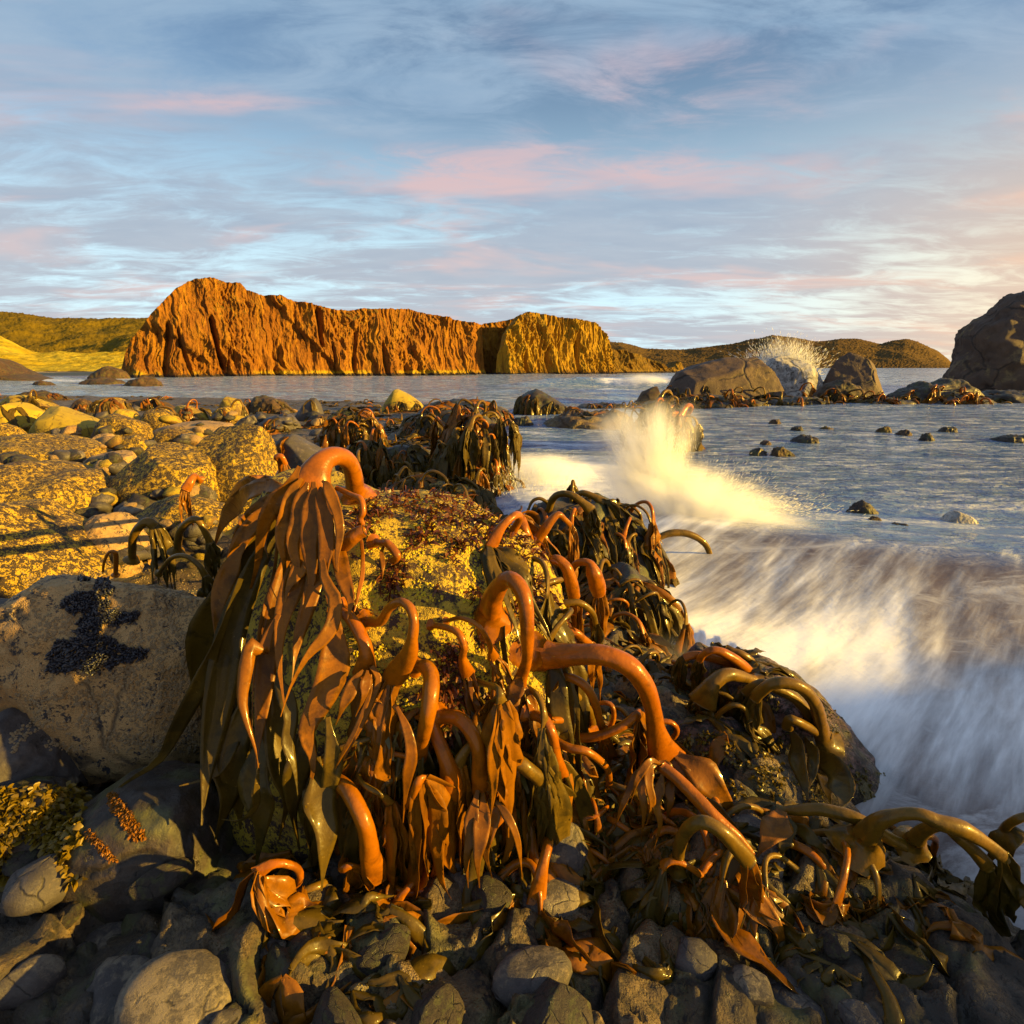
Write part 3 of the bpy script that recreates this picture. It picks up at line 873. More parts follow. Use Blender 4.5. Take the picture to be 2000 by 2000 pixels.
# --- boulders of the shore, from near to far -------------------------------
C4 = lambda pts: crop(0, 750, 3.864, pts)
C5 = lambda pts: crop(450, 760, 3.22, pts)
C2 = lambda pts: crop(650, 550, 2.76, pts)
C3 = lambda pts: crop(1200, 550, 2.415, pts)
C1 = lambda pts: crop(0, 500, 2.76, pts)
BOULDERS = [
    # label, outline, base pixel y, base height, thick, material, kwargs
    ('tilted slab with a brown smooth underside and sunlit weedy top', C4([(-700, 1200), (-500, 930), (0, 885), (130, 900), (280, 1000), (470, 1110), (640, 1230), (860, 1400)]), 1150, 0.5, 0.75, 'crusted', dict(res=1.7, seed=31, rough=0.035)),
    ('broad bright yellow slab with dark freckles of algae', C4([(-500, 900), (-300, 640), (0, 590), (300, 640), (460, 690), (640, 688), (760, 760), (870, 850), (900, 960)]), 1010, 0.45, 0.8, 'crusted', dict(res=1.7, seed=32, rough=0.04)),
    ('dark rock with a pale edge in the gap behind the mussel slab', C4([(470, 1240), (560, 1060), (660, 1015), (860, 990), (1030, 1020), (1080, 1250)]), 1110, 0.45, 0.7, 'slab', dict(res=1.3, seed=33)),
    ('rounded rock capped with orange lichen behind the drooping kelp', C4([(1040, 1130), (1060, 980), (1200, 880), (1400, 835), (1560, 860), (1700, 930), (1780, 1100)]), 1045, 0.45, 0.8, 'crusted', dict(res=1.4, seed=34)),
    ('blocky golden boulder with a flat sunlit face', C4([(900, 830), (905, 620), (960, 530), (1150, 485), (1480, 462), (1560, 560), (1640, 690), (1660, 850)]), 990, 0.4, 0.85, 'crusted', dict(res=1.6, seed=35, facets=8, rough=0.035)),
    ('small grey wedge lying in the shadow under the golden block', C4([(860, 1010), (880, 930), (930, 888), (1000, 940), (1040, 1020)]), 1018, 0.4, 0.7, 'grey', dict(seed=36)),
    ('pale grey slab sunlit along its back edge', C4([(-260, 560), (-100, 430), (100, 395), (300, 385), (480, 395), (620, 440), (700, 480), (730, 560)]), 912, 0.4, 0.8, 'crusted', dict(res=1.4, seed=37, rough=0.04)),
    ('dark mossy rock wedged between the pale slab and the golden block', C4([(600, 640), (740, 540), (900, 510), (1000, 530), (1060, 640)]), 920, 0.35, 0.7, 'slab', dict(seed=38)),
    ('large crusted boulder next to the smooth grey one', C4([(1380, 700), (1420, 500), (1500, 400), (1640, 335), (1830, 330)]) + C5([(100, 235), (250, 270), (300, 330), (280, 430), (180, 560)]), 975, 0.35, 0.8, 'crusted', dict(res=1.6, seed=39, rough=0.045)),
    ('smooth dark grey rock right behind the tallest kelp arch', C5([(260, 520), (300, 345), (335, 295), (400, 287), (480, 335), (600, 405), (660, 470), (690, 560)]), 930, 0.35, 0.8, 'grey', dict(res=1.4, seed=40, rough=0.02, facets=3)),
    ('squat rock crowned with kelp stumps near the surge channel', C5([(700, 470), (730, 410), (800, 330), (880, 325), (960, 370), (1090, 440), (1120, 500)]), 920, 0.3, 0.8, 'crusted', dict(seed=41)),
    ('orange-sided low rock at the edge of the foam', C5([(1225, 690), (1250, 600), (1330, 585), (1480, 600), (1600, 660), (1660, 720)]), 990, 0.12, 0.7, 'crusted', dict(seed=42)),
    ('grey rock peeking out among the kelp by the channel', C5([(1310, 500), (1330, 400), (1390, 385), (1440, 440), (1460, 520)]), 925, 0.2, 0.7, 'slab', dict(seed=43)),
    ('leaning golden slab shaped like a roof', C5([(545, 380), (570, 300), (640, 180), (735, 122), (830, 175), (920, 220), (960, 330)]), 870, 0.3, 0.75, 'crusted', dict(res=1.4, seed=44, facets=9, rough=0.03)),
    ('brown pyramid rock at the water edge', C5([(930, 200), (955, 120), (1000, 50), (1035, 0), (1060, 2), (1130, 40), (1195, 85), (1225, 150), (1240, 200)]), 806, 0.15, 0.75, 'plain', dict(res=1.2, seed=45, facets=3, rough=0.02)),
    ('grey rock with one sunlit orange corner near the waterline', C5([(400, 205), (420, 160), (470, 90), (510, 55), (545, 58), (570, 110), (600, 200)]), 822, 0.2, 0.8, 'grey', dict(seed=46, rough=0.03)),
    ('flat grey rock among low rocks below the orange-cornered one', C5([(30, 240), (70, 190), (130, 168), (190, 180), (230, 240)]), 836, 0.25, 0.8, 'grey', dict(seed=47)),
    ('low purple-grey rock capped with rusty weed', C5([(150, 250), (230, 190), (330, 155), (390, 165), (440, 250)]), 840, 0.25, 0.8, 'grey', dict(seed=48)),
    ('rusty weed-topped slab next to the roof-shaped one', C5([(480, 260), (500, 185), (560, 160), (640, 170), (700, 260)]), 835, 0.2, 0.8, 'reefrock', dict(seed=49)),
    ('small sunlit round rock in front of the flat weedy slab', C4([(1170, 470), (1180, 400), (1230, 335), (1330, 330), (1430, 370), (1500, 410), (1520, 480)]), 872, 0.35, 0.8, 'crusted', dict(seed=50, rough=0.04)),
    ('wide flat grey slab behind the small sunlit rock', C4([(1150, 400), (1250, 320), (1400, 285), (1560, 282), (1720, 300), (1850, 400)]), 852, 0.3, 0.6, 'slab', dict(seed=51, rough=0.03)),
    ('round rock with a dark cleft topped by yellow crust', C4([(870, 500), (880, 425), (920, 390), (1000, 388), (1070, 430), (1120, 510)]), 884, 0.35, 0.8, 'crusted', dict(seed=52)),
    ('small pale round stone beside the long smooth slab', C4([(690, 480), (720, 400), (770, 372), (840, 380), (890, 440), (910, 500)]), 872, 0.35, 0.8, 'slab', dict(seed=53)),
    ('green-bellied boulder with a golden ridge', C4([(740, 400), (790, 290), (840, 240), (930, 228), (1040, 280), (1100, 330), (1130, 440)]), 862, 0.3, 0.85, 'crusted', dict(res=1.2, seed=54)),
    ('long smooth slab pointing to the water', C4([(290, 380), (305, 240), (340, 170), (430, 172), (600, 240), (760, 305), (830, 350), (850, 400)]), 852, 0.4, 0.75, 'plain', dict(res=1.4, seed=55, rough=0.018, facets=7)),
    ('rounded boulder with a flat shaded side', C4([(-160, 340), (-80, 220), (20, 175), (130, 138), (230, 185), (300, 235), (330, 350)]), 842, 0.45, 0.85, 'plain', dict(res=1.3, seed=56, rough=0.02)),
    ('sunlit humpback boulder behind the flat-sided one', C4([(10, 200), (60, 130), (130, 78), (230, 100), (330, 140), (430, 190), (450, 240)]), 815, 0.4, 0.8, 'plain', dict(seed=57, rough=0.02)),
    ('half hidden golden rock at the foot of the flat-sided boulder', C4([(-150, 420), (-60, 320), (20, 295), (90, 335), (160, 390), (180, 430)]), 862, 0.42, 0.8, 'crusted', dict(seed=58)),
    ('wide golden dome of rock near the left waterline', C4([(670, 260), (705, 185), (770, 120), (880, 98), (940, 140), (990, 210), (1000, 250)]), 812, 0.3, 0.85, 'plain', dict(seed=59, rough=0.03)),
    ('dull ochre rock leaning on the golden dome', C4([(840, 260), (875, 210), (930, 190), (1000, 210), (1060, 270)]), 820, 0.3, 0.8, 'plain', dict(seed=60)),
    ('pockmarked golden boulder with twin humps', C4([(1060, 340), (1090, 270), (1150, 190), (1230, 183), (1290, 225), (1360, 275), (1380, 340)]), 838, 0.3, 0.85, 'crusted', dict(seed=61, rough=0.05)),
    ('loaf-shaped boulder with a shadow across it', C4([(1300, 270), (1320, 195), (1350, 160), (1440, 165), (1540, 215), (1600, 280)]), 824, 0.28, 0.85, 'plain', dict(seed=62, rough=0.02)),
    ('egg-shaped golden boulder standing highest near the waterline', C4([(1650, 240), (1668, 160), (1710, 93), (1780, 112), (1840, 170), (1870, 250)]), 816, 0.25, 0.85, 'plain', dict(seed=63, rough=0.02, facets=3)),
    ('cracked golden boulder leaning against the egg-shaped one', C4([(1600, 290), (1612, 200), (1650, 176), (1720, 172), (1780, 240), (1800, 300)]), 826, 0.27, 0.8, 'crusted', dict(seed=64)),
    ('grey flat rock beside the cracked golden boulder', C4([(1770, 330), (1830, 260), (1930, 235)]) + C5([(110, 190), (150, 240)]), 838, 0.28, 0.7, 'grey', dict(seed=65)),
    ('dark brown rock lying at the waterline behind the golden dome', C4([(540, 200), (580, 130), (620, 108), (680, 120), (720, 190)]), 804, 0.2, 0.8, 'reefrock', dict(seed=66)),
    ('long dark rock awash with rusty weed at the waterline', C4([(90, 120), (170, 70), (330, 58), (450, 70), (540, 120)]), 788, 0.05, 0.5, 'reefrock', dict(seed=67, rough=0.09)),
    ('ragged rusty weed rock beyond the loaf-shaped boulder', C4([(900, 200), (980, 125), (1130, 128), (1240, 140), (1330, 200)]), 806, 0.1, 0.5, 'reefrock', dict(seed=68, rough=0.1)),
    ('weed-hung mound between the egg-shaped boulder and the orange-cornered rock', C5([(90, 140), (140, 65), (210, 45), (290, 65), (370, 120), (430, 170)]), 812, 0.12, 0.6, 'reefrock', dict(seed=69, rough=0.1)),
    ('dark lone rock with a golden back at the mouth of the channel', C2([(975, 730), (985, 640), (1005, 598), (1060, 590), (1100, 580), (1150, 605), (1210, 645), (1270, 680), (1330, 720)]), 812, 0.0, 0.75, 'dark', dict(res=1.2, seed=70, rough=0.04)),
    ('small flat shaded rock below the brown pyramid', C5([(800, 190), (830, 130), (880, 125), (920, 190)]), 815, 0.2, 0.8, 'grey', dict(seed=71)),
]
BOULDERS += [
    ('kelp-smothered mound of rock rising over the edge of the surge channel', [(835, 960), (850, 900), (870, 850), (900, 822), (935, 812), (962, 825), (980, 870), (992, 930), (1000, 965)], 965, 0.0, 0.8, 'dark', dict(res=1.2, seed=72, rough=0.09)),
    ('broad kelp-covered rock behind the mound at the channel edge', [(770, 860), (800, 820), (850, 800), (910, 792), (960, 800), (985, 835), (1000, 870)], 870, 0.0, 0.8, 'dark', dict(res=1.2, seed=73, rough=0.09)),
    ('dark kelp-hung rock in the middle of the bed', [(700, 930), (730, 885), (790, 868), (840, 885), (870, 930)], 940, 0.1, 0.8, 'dark', dict(seed=74, rough=0.08)),
    ('low kelp-hung rock above the orange-sided one', [(740, 985), (770, 945), (820, 932), (870, 950), (890, 990)], 985, 0.1, 0.8, 'dark', dict(seed=75, rough=0.08)),
    ('kelp-draped rock between the pyramid rock and the channel', [(800, 830), (830, 795), (890, 782), (950, 785), (990, 805), (1005, 835)], 832, 0.0, 0.8, 'dark', dict(seed=76, rough=0.09)),
]
PLACES = []
for lab, outl, pyb, zb, th, mt, kw in BOULDERS:
    PLACES.append((prock('boulder', lab, outl, pyb, zb, None, th, mt, **kw).location.copy(), lab))

# --- the rocks across the channel ------------------------------------------
prock('boulder', 'broad brown broken rock with a sunlit golden corner', C3([(215, 600), (235, 560), (262, 500), (300, 440), (390, 380), (480, 370), (520, 378), (560, 358), (620, 365), (700, 400), (750, 430), (790, 520), (800, 590)]),
      zb=0.0, D=40, thick=0.75, mat='basalt', res=1.8, seed=81, facets=22, rough=0.035, up=(0.55, 0.85), ex=0.6)
prock('boulder', 'pale grey streaked rock with spray bursting behind it', C3([(690, 560), (705, 430), (740, 370), (810, 348), (870, 368), (930, 410), (962, 470), (975, 560)]),
      zb=0.0, D=45, thick=0.8, mat='white', res=1.5, seed=82, facets=6, rough=0.05)
prock('boulder', 'squarish dark rock standing alone before the forested hills', C3([(975, 560), (985, 480), (1003, 410), (1040, 348), (1080, 338), (1130, 360), (1200, 390), (1232, 420), (1248, 500), (1252, 560)]),
      zb=0.0, D=44, thick=0.8, mat='basalt', res=1.5, seed=83, facets=16, rough=0.035, up=(0.6, 0.88), ex=0.6)
prock('boulder', 'low golden-ribbed rock in front of the squarish dark one', C3([(935, 640), (965, 540), (1000, 490), (1060, 466), (1130, 490), (1190, 560), (1210, 650)]),
      zb=0.0, D=37, thick=0.7, mat='reefrock', res=1.3, seed=84, facets=6, rough=0.08)
prock('boulder', 'small rock half green and half orange at the end of the reef', C3([(95, 610), (105, 570), (132, 520), (200, 494), (218, 545), (225, 610)]),
      zb=0.0, D=38, thick=0.8, mat='reefrock', res=1.1, seed=85, facets=8, rough=0.03)
prock('sea_stack', 'towering dark sea stack rising out of the frame', [(1850, 800), (1862, 742), (1871, 716), (1887, 691), (1896, 662), (1912, 633), (1937, 612), (1958, 600), (1966, 587), (2000, 575), (2080, 548), (2200, 545), (2330, 590), (2420, 680), (2470, 800)],
      zb=-0.3, D=58, thick=0.36, mat='basalt', res=2.6, seed=86, facets=7, up=(0.86, 1.05), rough=0.05, cat='sea stack', freq=2.2)
prock('boulder', 'long low kelp-fringed ledge at the foot of the sea stack', C3([(1270, 620), (1300, 540), (1370, 505), (1440, 488), (1560, 468), (1640, 480), (1710, 530), (1760, 600)]),
      zb=-0.1, D=36, thick=0.35, mat='dark', res=1.5, seed=87, rough=0.1, facets=5)
prock('boulder', 'kelp-cloaked rock knob beside the bursting spray', [(1238, 890), (1252, 820), (1268, 790), (1300, 785), (1325, 810), (1345, 850), (1375, 885)],
      zb=-0.2, D=16.5, thick=0.8, mat='dark', res=1.2, seed=88, rough=0.08)
prock('boulder', 'rounded white-topped rock washed by the wave', [(1838, 1035), (1846, 1012), (1866, 999), (1885, 1000), (1900, 1016), (1912, 1038)],
      zb=-0.1, D=7.9, thick=0.8, mat='white', res=1.0, seed=89, rough=0.04)
AWASH = [
    ('brown kelp-covered rock at the crest of the wave', [(1650, 1002), (1662, 985), (1685, 978), (1702, 988), (1712, 1005)], 8.4),
    ('dark rock with a foam collar just below the wave crest rock', [(1668, 1035), (1685, 1012), (1712, 1010), (1735, 1032)], 7.6),
    ('flat brown rock trailing foam along the wave crest', [(1725, 1050), (1745, 1026), (1775, 1022), (1792, 1046)], 7.5),
    ('small dark rock nearest the golden reef kelp', [(1500, 832), (1510, 820), (1520, 820), (1528, 832)], 24.0),
    ('round dark stone alone in the calm water', [(1543, 842), (1550, 833), (1562, 833), (1570, 842)], 22.0),
    ('flat dark stone east of the round one', [(1598, 840), (1608, 833), (1622, 835), (1630, 842)], 22.5),
    ('twin dark rock barely breaking the surface', [(1545, 862), (1560, 851), (1580, 850), (1600, 864)], 19.0),
    ('small black stone close to the kelp knob', [(1484, 866), (1490, 860), (1500, 860), (1506, 867)], 18.6),
    ('pointed weedy rock in the pair of kelp tufts', [(1462, 888), (1472, 878), (1484, 875), (1500, 888)], 16.4),
    ('low kelp-draped rock next to the pointed one', [(1502, 890), (1515, 876), (1530, 874), (1550, 889)], 16.3),
    ('dark pointed stone toward the sea stack', [(1795, 862), (1805, 848), (1815, 845), (1824, 860)], 19.2),
    ('low stone between the pointed stone and the reef', [(1750, 852), (1758, 840), (1770, 839), (1778, 852)], 21.0),
    ('long flat rock awash under the ledge', [(1830, 845), (1842, 836), (1860, 834), (1872, 845)], 22.0),
    ('small dark stone in front of the reef ledge', [(1710, 848), (1718, 835), (1735, 833), (1742, 846)], 22.0),
    ('flat weed-dark stone beneath the sea stack', [(1935, 860), (1955, 850), (1985, 850), (2010, 862)], 19.5),
    ('dark kelp rock in the milky channel', [(1055, 835), (1085, 812), (1120, 806), (1160, 812), (1205, 800), (1235, 808), (1260, 845)], 23.0),
    ('small dark rock at the head of the channel', [(1000, 835), (1008, 818), (1030, 812), (1045, 835)], 24.0),
    ('low kelp rock in the water off the pyramid rock', [(1112, 1), (1, 1)], 0),
]
for i, (lab, outl, D) in enumerate(AWASH):
    if D:
        D = min(D, G((outl[0][0] + outl[-1][0]) / 2, (outl[0][1] * .7 + min(q[1] for q in outl) * .3), 0.05).y)
        prock('boulder', lab, outl, zb=-0.10, D=D, thick=0.55 + 0.15 * (i % 4), mat=('dark', 'reefrock', 'dark', 'basalt')[i % 4], res=0.8, seed=120 + i * 7, rough=0.13, facets=12, up=(0.6, 0.95), freq=1.7)
REEF = [
    ('low weedy reef ledge in front of the broad broken rock', [(1285, 818), (1310, 785), (1370, 774), (1440, 778), (1500, 790), (1520, 820)], 34.5),
    ('weedy ledge between the broken rock and the golden-ribbed one', [(1480, 818), (1510, 784), (1560, 776), (1610, 782), (1640, 820)], 35.0),
    ('weedy ledge right of the golden-ribbed rock', [(1630, 820), (1670, 786), (1720, 778), (1770, 784), (1800, 820)], 34.0),
    ('weedy ledge reaching toward the sea stack', [(1760, 815), (1800, 780), (1850, 770), (1910, 776), (1960, 812)], 35.0),
    ('dark weedy ledge closing the gap to the sea stack', [(1880, 812), (1920, 772), (1970, 764), (2040, 770), (2090, 812)], 37.0),
    ('low dark ledge between the channel mouth and the green and orange rock', [(1105, 806), (1140, 792), (1190, 790), (1240, 794), (1260, 808)], 34.0),
]
for i, (lab, outl, D) in enumerate(REEF):
    PLACES.append((prock('boulder', lab, outl, zb=-0.15, D=D, thick=0.6, mat='dark', res=1.0, seed=170 + i, rough=0.11).location.copy(), lab))
FARAWASH = [
    ('dark reef hump in the bay beyond the pyramid rock', [(912, 783), (922, 777), (932, 777), (940, 783)], 45),
    ('longer reef hump in the bay toward the channel mouth', [(942, 786), (952, 779), (965, 779), (975, 786)], 44),
    ('weedy reef awash in the bay close to the beach', [(62, 757), (72, 746), (85, 744), (100, 750), (112, 757)], 72),
    ('wide weedy reef before the foot of the cliff', [(158, 752), (175, 742), (200, 738), (225, 742), (245, 752)], 82),
    ('rust-red reef under the tall end of the cliff', [(245, 753), (262, 742), (285, 735), (302, 740), (318, 752)], 78),
    ('brown rock hump joining the cliff to the beach', [(175, 740), (195, 724), (215, 716), (235, 719), (250, 740)], 118),
    ('orange rock point at the edge of the bay', [(-120, 745), (-60, 700), (0, 704), (18, 718), (40, 730), (75, 737), (100, 745)], 95),
    ('tiny dark reef below the loaf-shaped boulder', [(255, 788), (268, 779), (290, 777), (312, 788)], 48),
    ('tiny reef awash off the egg-shaped boulder', [(310, 778), (325, 774), (340, 778)], 56),
]
for i, (lab, outl, D) in enumerate(FARAWASH):
    prock('reef_rock', lab, outl, zb=-0.15, D=D, thick=0.6, mat='reefrock', res=0.8, seed=150 + i, rough=0.09, cat='rock')
# unseen stack added outside the frame, shaped so its shade falls over the surge
def free_rock(name, label, c, s, seed, mat, res=1.0):
    rs = np.random.RandomState(seed)
    nu, nv = int(64 * res), int(40 * res)
    U, V = np.meshgrid(np.linspace(0, 2 * math.pi, nu, endpoint=False), np.linspace(-math.pi / 2, math.pi / 2, nv), indexing='ij')
    q = np.stack([np.cos(U) * np.cos(V), np.sin(U) * np.cos(V), np.sin(V)], -1).reshape(-1, 3)
    q = facet(q, 9, 0.7, 0.95, rs)
    q *= (1 + 0.08 * fbm(q * 2.6 + seed, 3) + 0.06 * ridged(q * 6 + seed, 4))[:, None]
    v = q * np.array(s)
    o = link(name, mesh_np(name, v, grid_faces(nu, nv, wrap_u=True), M[mat]), c)
    SOLID.append((v + np.array(c), grid_faces(nu, nv, wrap_u=True)))
    return o

tag(free_rock('sea_stack', None, (26.0, -6.0, -0.4), (5.0, 11.0, 5.95), 301, 'basalt', 2.4), 'unseen craggy dark sea stack, shaped to throw shade over the surge', 'sea stack')

# ------------------------------------------------------------------ ray helper against everything solid
def make_bvh(items):
    vs, fs, n = [], [], 0
    for v, f in items:
        vs.append(v)
        fs.append(f + n)
        n += len(v)
    vs = np.concatenate(vs).tolist()
    fl = []
    for f in fs:
        fl += f.tolist()
    return BVHTree.FromPolygons(vs, fl)


near_ids = [k for k in range(len(SOLID)) if k and SOLID[k][0][:, 1].min() < 6.5 and SOLID[k][0][:, 1].max() < 9]
gsel = gr < 9
gmap = -np.ones(len(gv), int)
gmap[gsel] = np.arange(gsel.sum())
gf_near = gmap[gf]
gf_near = gf_near[(gf_near >= 0).all(1)]
NEAR = make_bvh([(gv[gsel], gf_near)] + [SOLID[k] for k in near_ids])
ALL = make_bvh(SOLID)
EYE = Vector((0, 0, H))


def hit_depth(px, py, bvh=None, default=3.0):
    d = Vector(ray(px, py)).normalized()
    loc, nrm, idx, dist = (bvh or NEAR).ray_cast(EYE, d)
    return loc.y if loc is not None else default


# ------------------------------------------------------------------ kelp
def catmull(pts, n):
    p = np.array(pts, float)
    p = np.concatenate([[2 * p[0] - p[1]], p, [2 * p[-1] - p[-2]]])
    m = len(p) - 3
    out = []
    for s in np.linspace(0, m - 1e-6, n):
        i = int(s)
        t = s - i
        a, b, c, d = p[i], p[i + 1], p[i + 2], p[i + 3]
        out.append(0.5 * (2 * b + (c - a) * t + (2 * a - 5 * b + 4 * c - d) * t * t + (3 * b - a - 3 * c + d) * t ** 3))
    return np.array(out)


def nrmz(v):
    return v / (np.linalg.norm(v, axis=-1, keepdims=True) + 1e-9)


def frames(pts, ref):
    T = nrmz(np.gradient(pts, axis=0))
    side = np.cross(T, ref)
    side = nrmz(side)
    for i in range(1, len(side)):
        if side[i] @ side[i - 1] < 0:
            side[i] *= -1
    for _ in range(2):
        side[1:-1] = nrmz(side[:-2] + 2 * side[1:-1] + side[2:])
    N = nrmz(np.cross(side, T))
    return T, side, N


def tube(pts, w, t, ref, n=12, bumpy=0.0, seed=0):
    """closed tube along pts; w, t = half width and half thickness at each point"""
    T, side, N = frames(pts, ref)
    a = np.linspace(0, 2 * math.pi, n, endpoint=False)
    v = pts[:, None, :] + side[:, None, :] * (np.cos(a)[None, :, None] * w[:, None, None]) + N[:, None, :] * (np.sin(a)[None, :, None] * t[:, None, None])
    v = v.reshape(-1, 3)
    if bumpy:
        d = nrmz(v - np.repeat(pts, n, 0))
        v = v + d * (bumpy * np.repeat(t, n) * fbm(v * 22 + seed, 2))[:, None]
    f = grid_faces(len(pts), n, wrap_v=True)
    L = len(v)
    v = np.concatenate([v, pts[:1], pts[-1:]])
    i = np.arange(n)
    j = (i + 1) % n
    c0 = np.stack([np.full(n, L), j, i, i], 1)
    b = (len(pts) - 1) * n
    c1 = np.stack([np.full(n, L + 1), b + i, b + j, b + j], 1)
    return v, f, np.concatenate([c0[:, :3], c1[:, :3]])


def tube_mesh(name, pts, w, t, ref, mat, n=12, bumpy=0.0, seed=0, org=None):
    v, f, tri = tube(pts, w, t, ref, n, bumpy, seed)
    if org is not None:
        v = v - np.array(org)
    q = np.concatenate([np.stack([f[:, 0], f[:, 1], f[:, 2]], 1), np.stack([f[:, 0], f[:, 2], f[:, 3]], 1), tri])
    return mesh_np(name, v, q, mat)


def ribbon(pts, w, thick, ref, tw0=0.0, tw1=0.0, ruffle=0.0, rf=9.0, curl=0.3, m=6, ph=0.0):
    """a thin closed kelp blade: w = half width along pts"""
    n = len(pts)
    T, side, N = frames(pts, ref)
    s = np.linspace(0, 1, n)
    tw = tw0 + (tw1 - tw0) * s
    S2 = side * np.cos(tw)[:, None] + N * np.sin(tw)[:, None]
    N2 = -side * np.sin(tw)[:, None] + N * np.cos(tw)[:, None]
    a = np.linspace(-1, 1, m)
    ruf = ruffle * np.sin(rf * 2 * math.pi * s[:, None] + ph + 1.7 * np.sign(a)[None, :]) * np.abs(a)[None, :] ** 1.5
    off = curl * w[:, None] * (a[None, :] ** 2) + ruf * w[:, None]
    ws = w[:, None] * (1 + 0.12 * np.sin(rf * 4.1 * s[:, None] + ph * 2 + a[None, :] * 2))
    mid = pts[:, None, :] + S2[:, None, :] * (a[None, :, None] * ws[:, :, None]) + N2[:, None, :] * off[:, :, None]
    th = thick * (1 - 0.75 * a ** 2)[None, :] * np.minimum(1, w / (w.max() * 0.3))[:, None]
    top = mid + N2[:, None, :] * th[:, :, None]
    bot = mid - N2[:, None, :] * th[:, :, None]
    ring = np.concatenate([top, bot[:, ::-1]], 1)        # n x 2m
    v = ring.reshape(-1, 3)
    return v, grid_faces(n, 2 * m, wrap_v=True)[:, ::-1]


HEROES = []


def drape(p, d, L, n=24, off=0.008, grav=0.55, wob=0.12, bvh=None, rnd=random, floor=None):
    bvh = bvh or NEAR
    p = Vector(p)
    d = Vector(d).normalized()
    st = L / n
    out = [p.copy()]
    g = grav * (24 / n)
    for k in range(n):
        d = (d + Vector((rnd.uniform(-1, 1) * wob, rnd.uniform(-1, 1) * wob, -g))).normalized()
        q = p + d * st
        loc, nr, _i, _d = bvh.find_nearest(q, 0.6)
        if loc is not None and (q - loc).dot(nr) < off:
            q = loc + nr * off
            if (q - p).length > 1e-5:
                d = (d + (q - p).normalized()).normalized()
        p = q
        out.append(p.copy())
    return np.array([tuple(x) for x in out])


def smooth_path(p, k=2):
    for _ in range(k):
        p[1:-1] = (p[:-2] + 2 * p[1:-1] + p[2:]) / 4
    return p


def lens(n, w, a=0.35, base=0.25, tip=0.06):
    s = np.linspace(0, 1, n)
    up = base + (1 - base) * ss(0, a, s)
    dn = tip + (1 - tip) * (1 - ss(random.uniform(.3, .6), 1.0, s))
    return w * up * dn * (1 + 0.10 * np.sin(s * random.uniform(8, 16) + random.uniform(0, 6)))


def add_blade(root, org, path, w, mat='blade', tw=(0, 0), ruffle=0.25, rf=5, curl=0.25, thick=0.003, ref=None, m=6, base=0.25, a=0.35, nn=None):
    n = nn or max(16, min(40, len(path) * 2))
    pts = catmull(path, n)
    if ref is None:
        ref = nrmz(np.array([0, 0, H]) - pts.mean(0))
    v, f = ribbon(pts, lens(n, w, a, base), thick, ref, tw[0], tw[1], ruffle, rf, curl, m, random.uniform(0, 6))
    return link('blade', mesh_np('blade', v - np.array(org), f, M[mat]), parent=root)


def pix_path(pix, off=0.03, arc=0.0, d=None, clamp=0.012):
    """pixels -> points in front of whatever rock lies behind them; arc lifts the middle off the rock"""
    n = len(pix)
    hits = [hit_depth(px, py) for px, py in pix]
    seg = [0.0]
    for k in range(1, n):
        seg.append(seg[-1] + math.hypot(pix[k][0] - pix[k - 1][0], pix[k][1] - pix[k - 1][1]))
    s = [x / seg[-1] for x in seg]
    d0, d1 = d if d else (hits[0] - off, hits[-1] - off)
    d0 = hits[0] - off if d0 is None else d0
    d1 = hits[-1] - off if d1 is None else d1
    out = []
    for k in range(n):
        dep = d0 + (d1 - d0) * s[k] - arc * math.sin(math.pi * s[k])
        if not d:
            dep = min(dep, hits[k] - clamp)
        out.append(tuple(P(pix[k][0], pix[k][1], dep)))
    return out


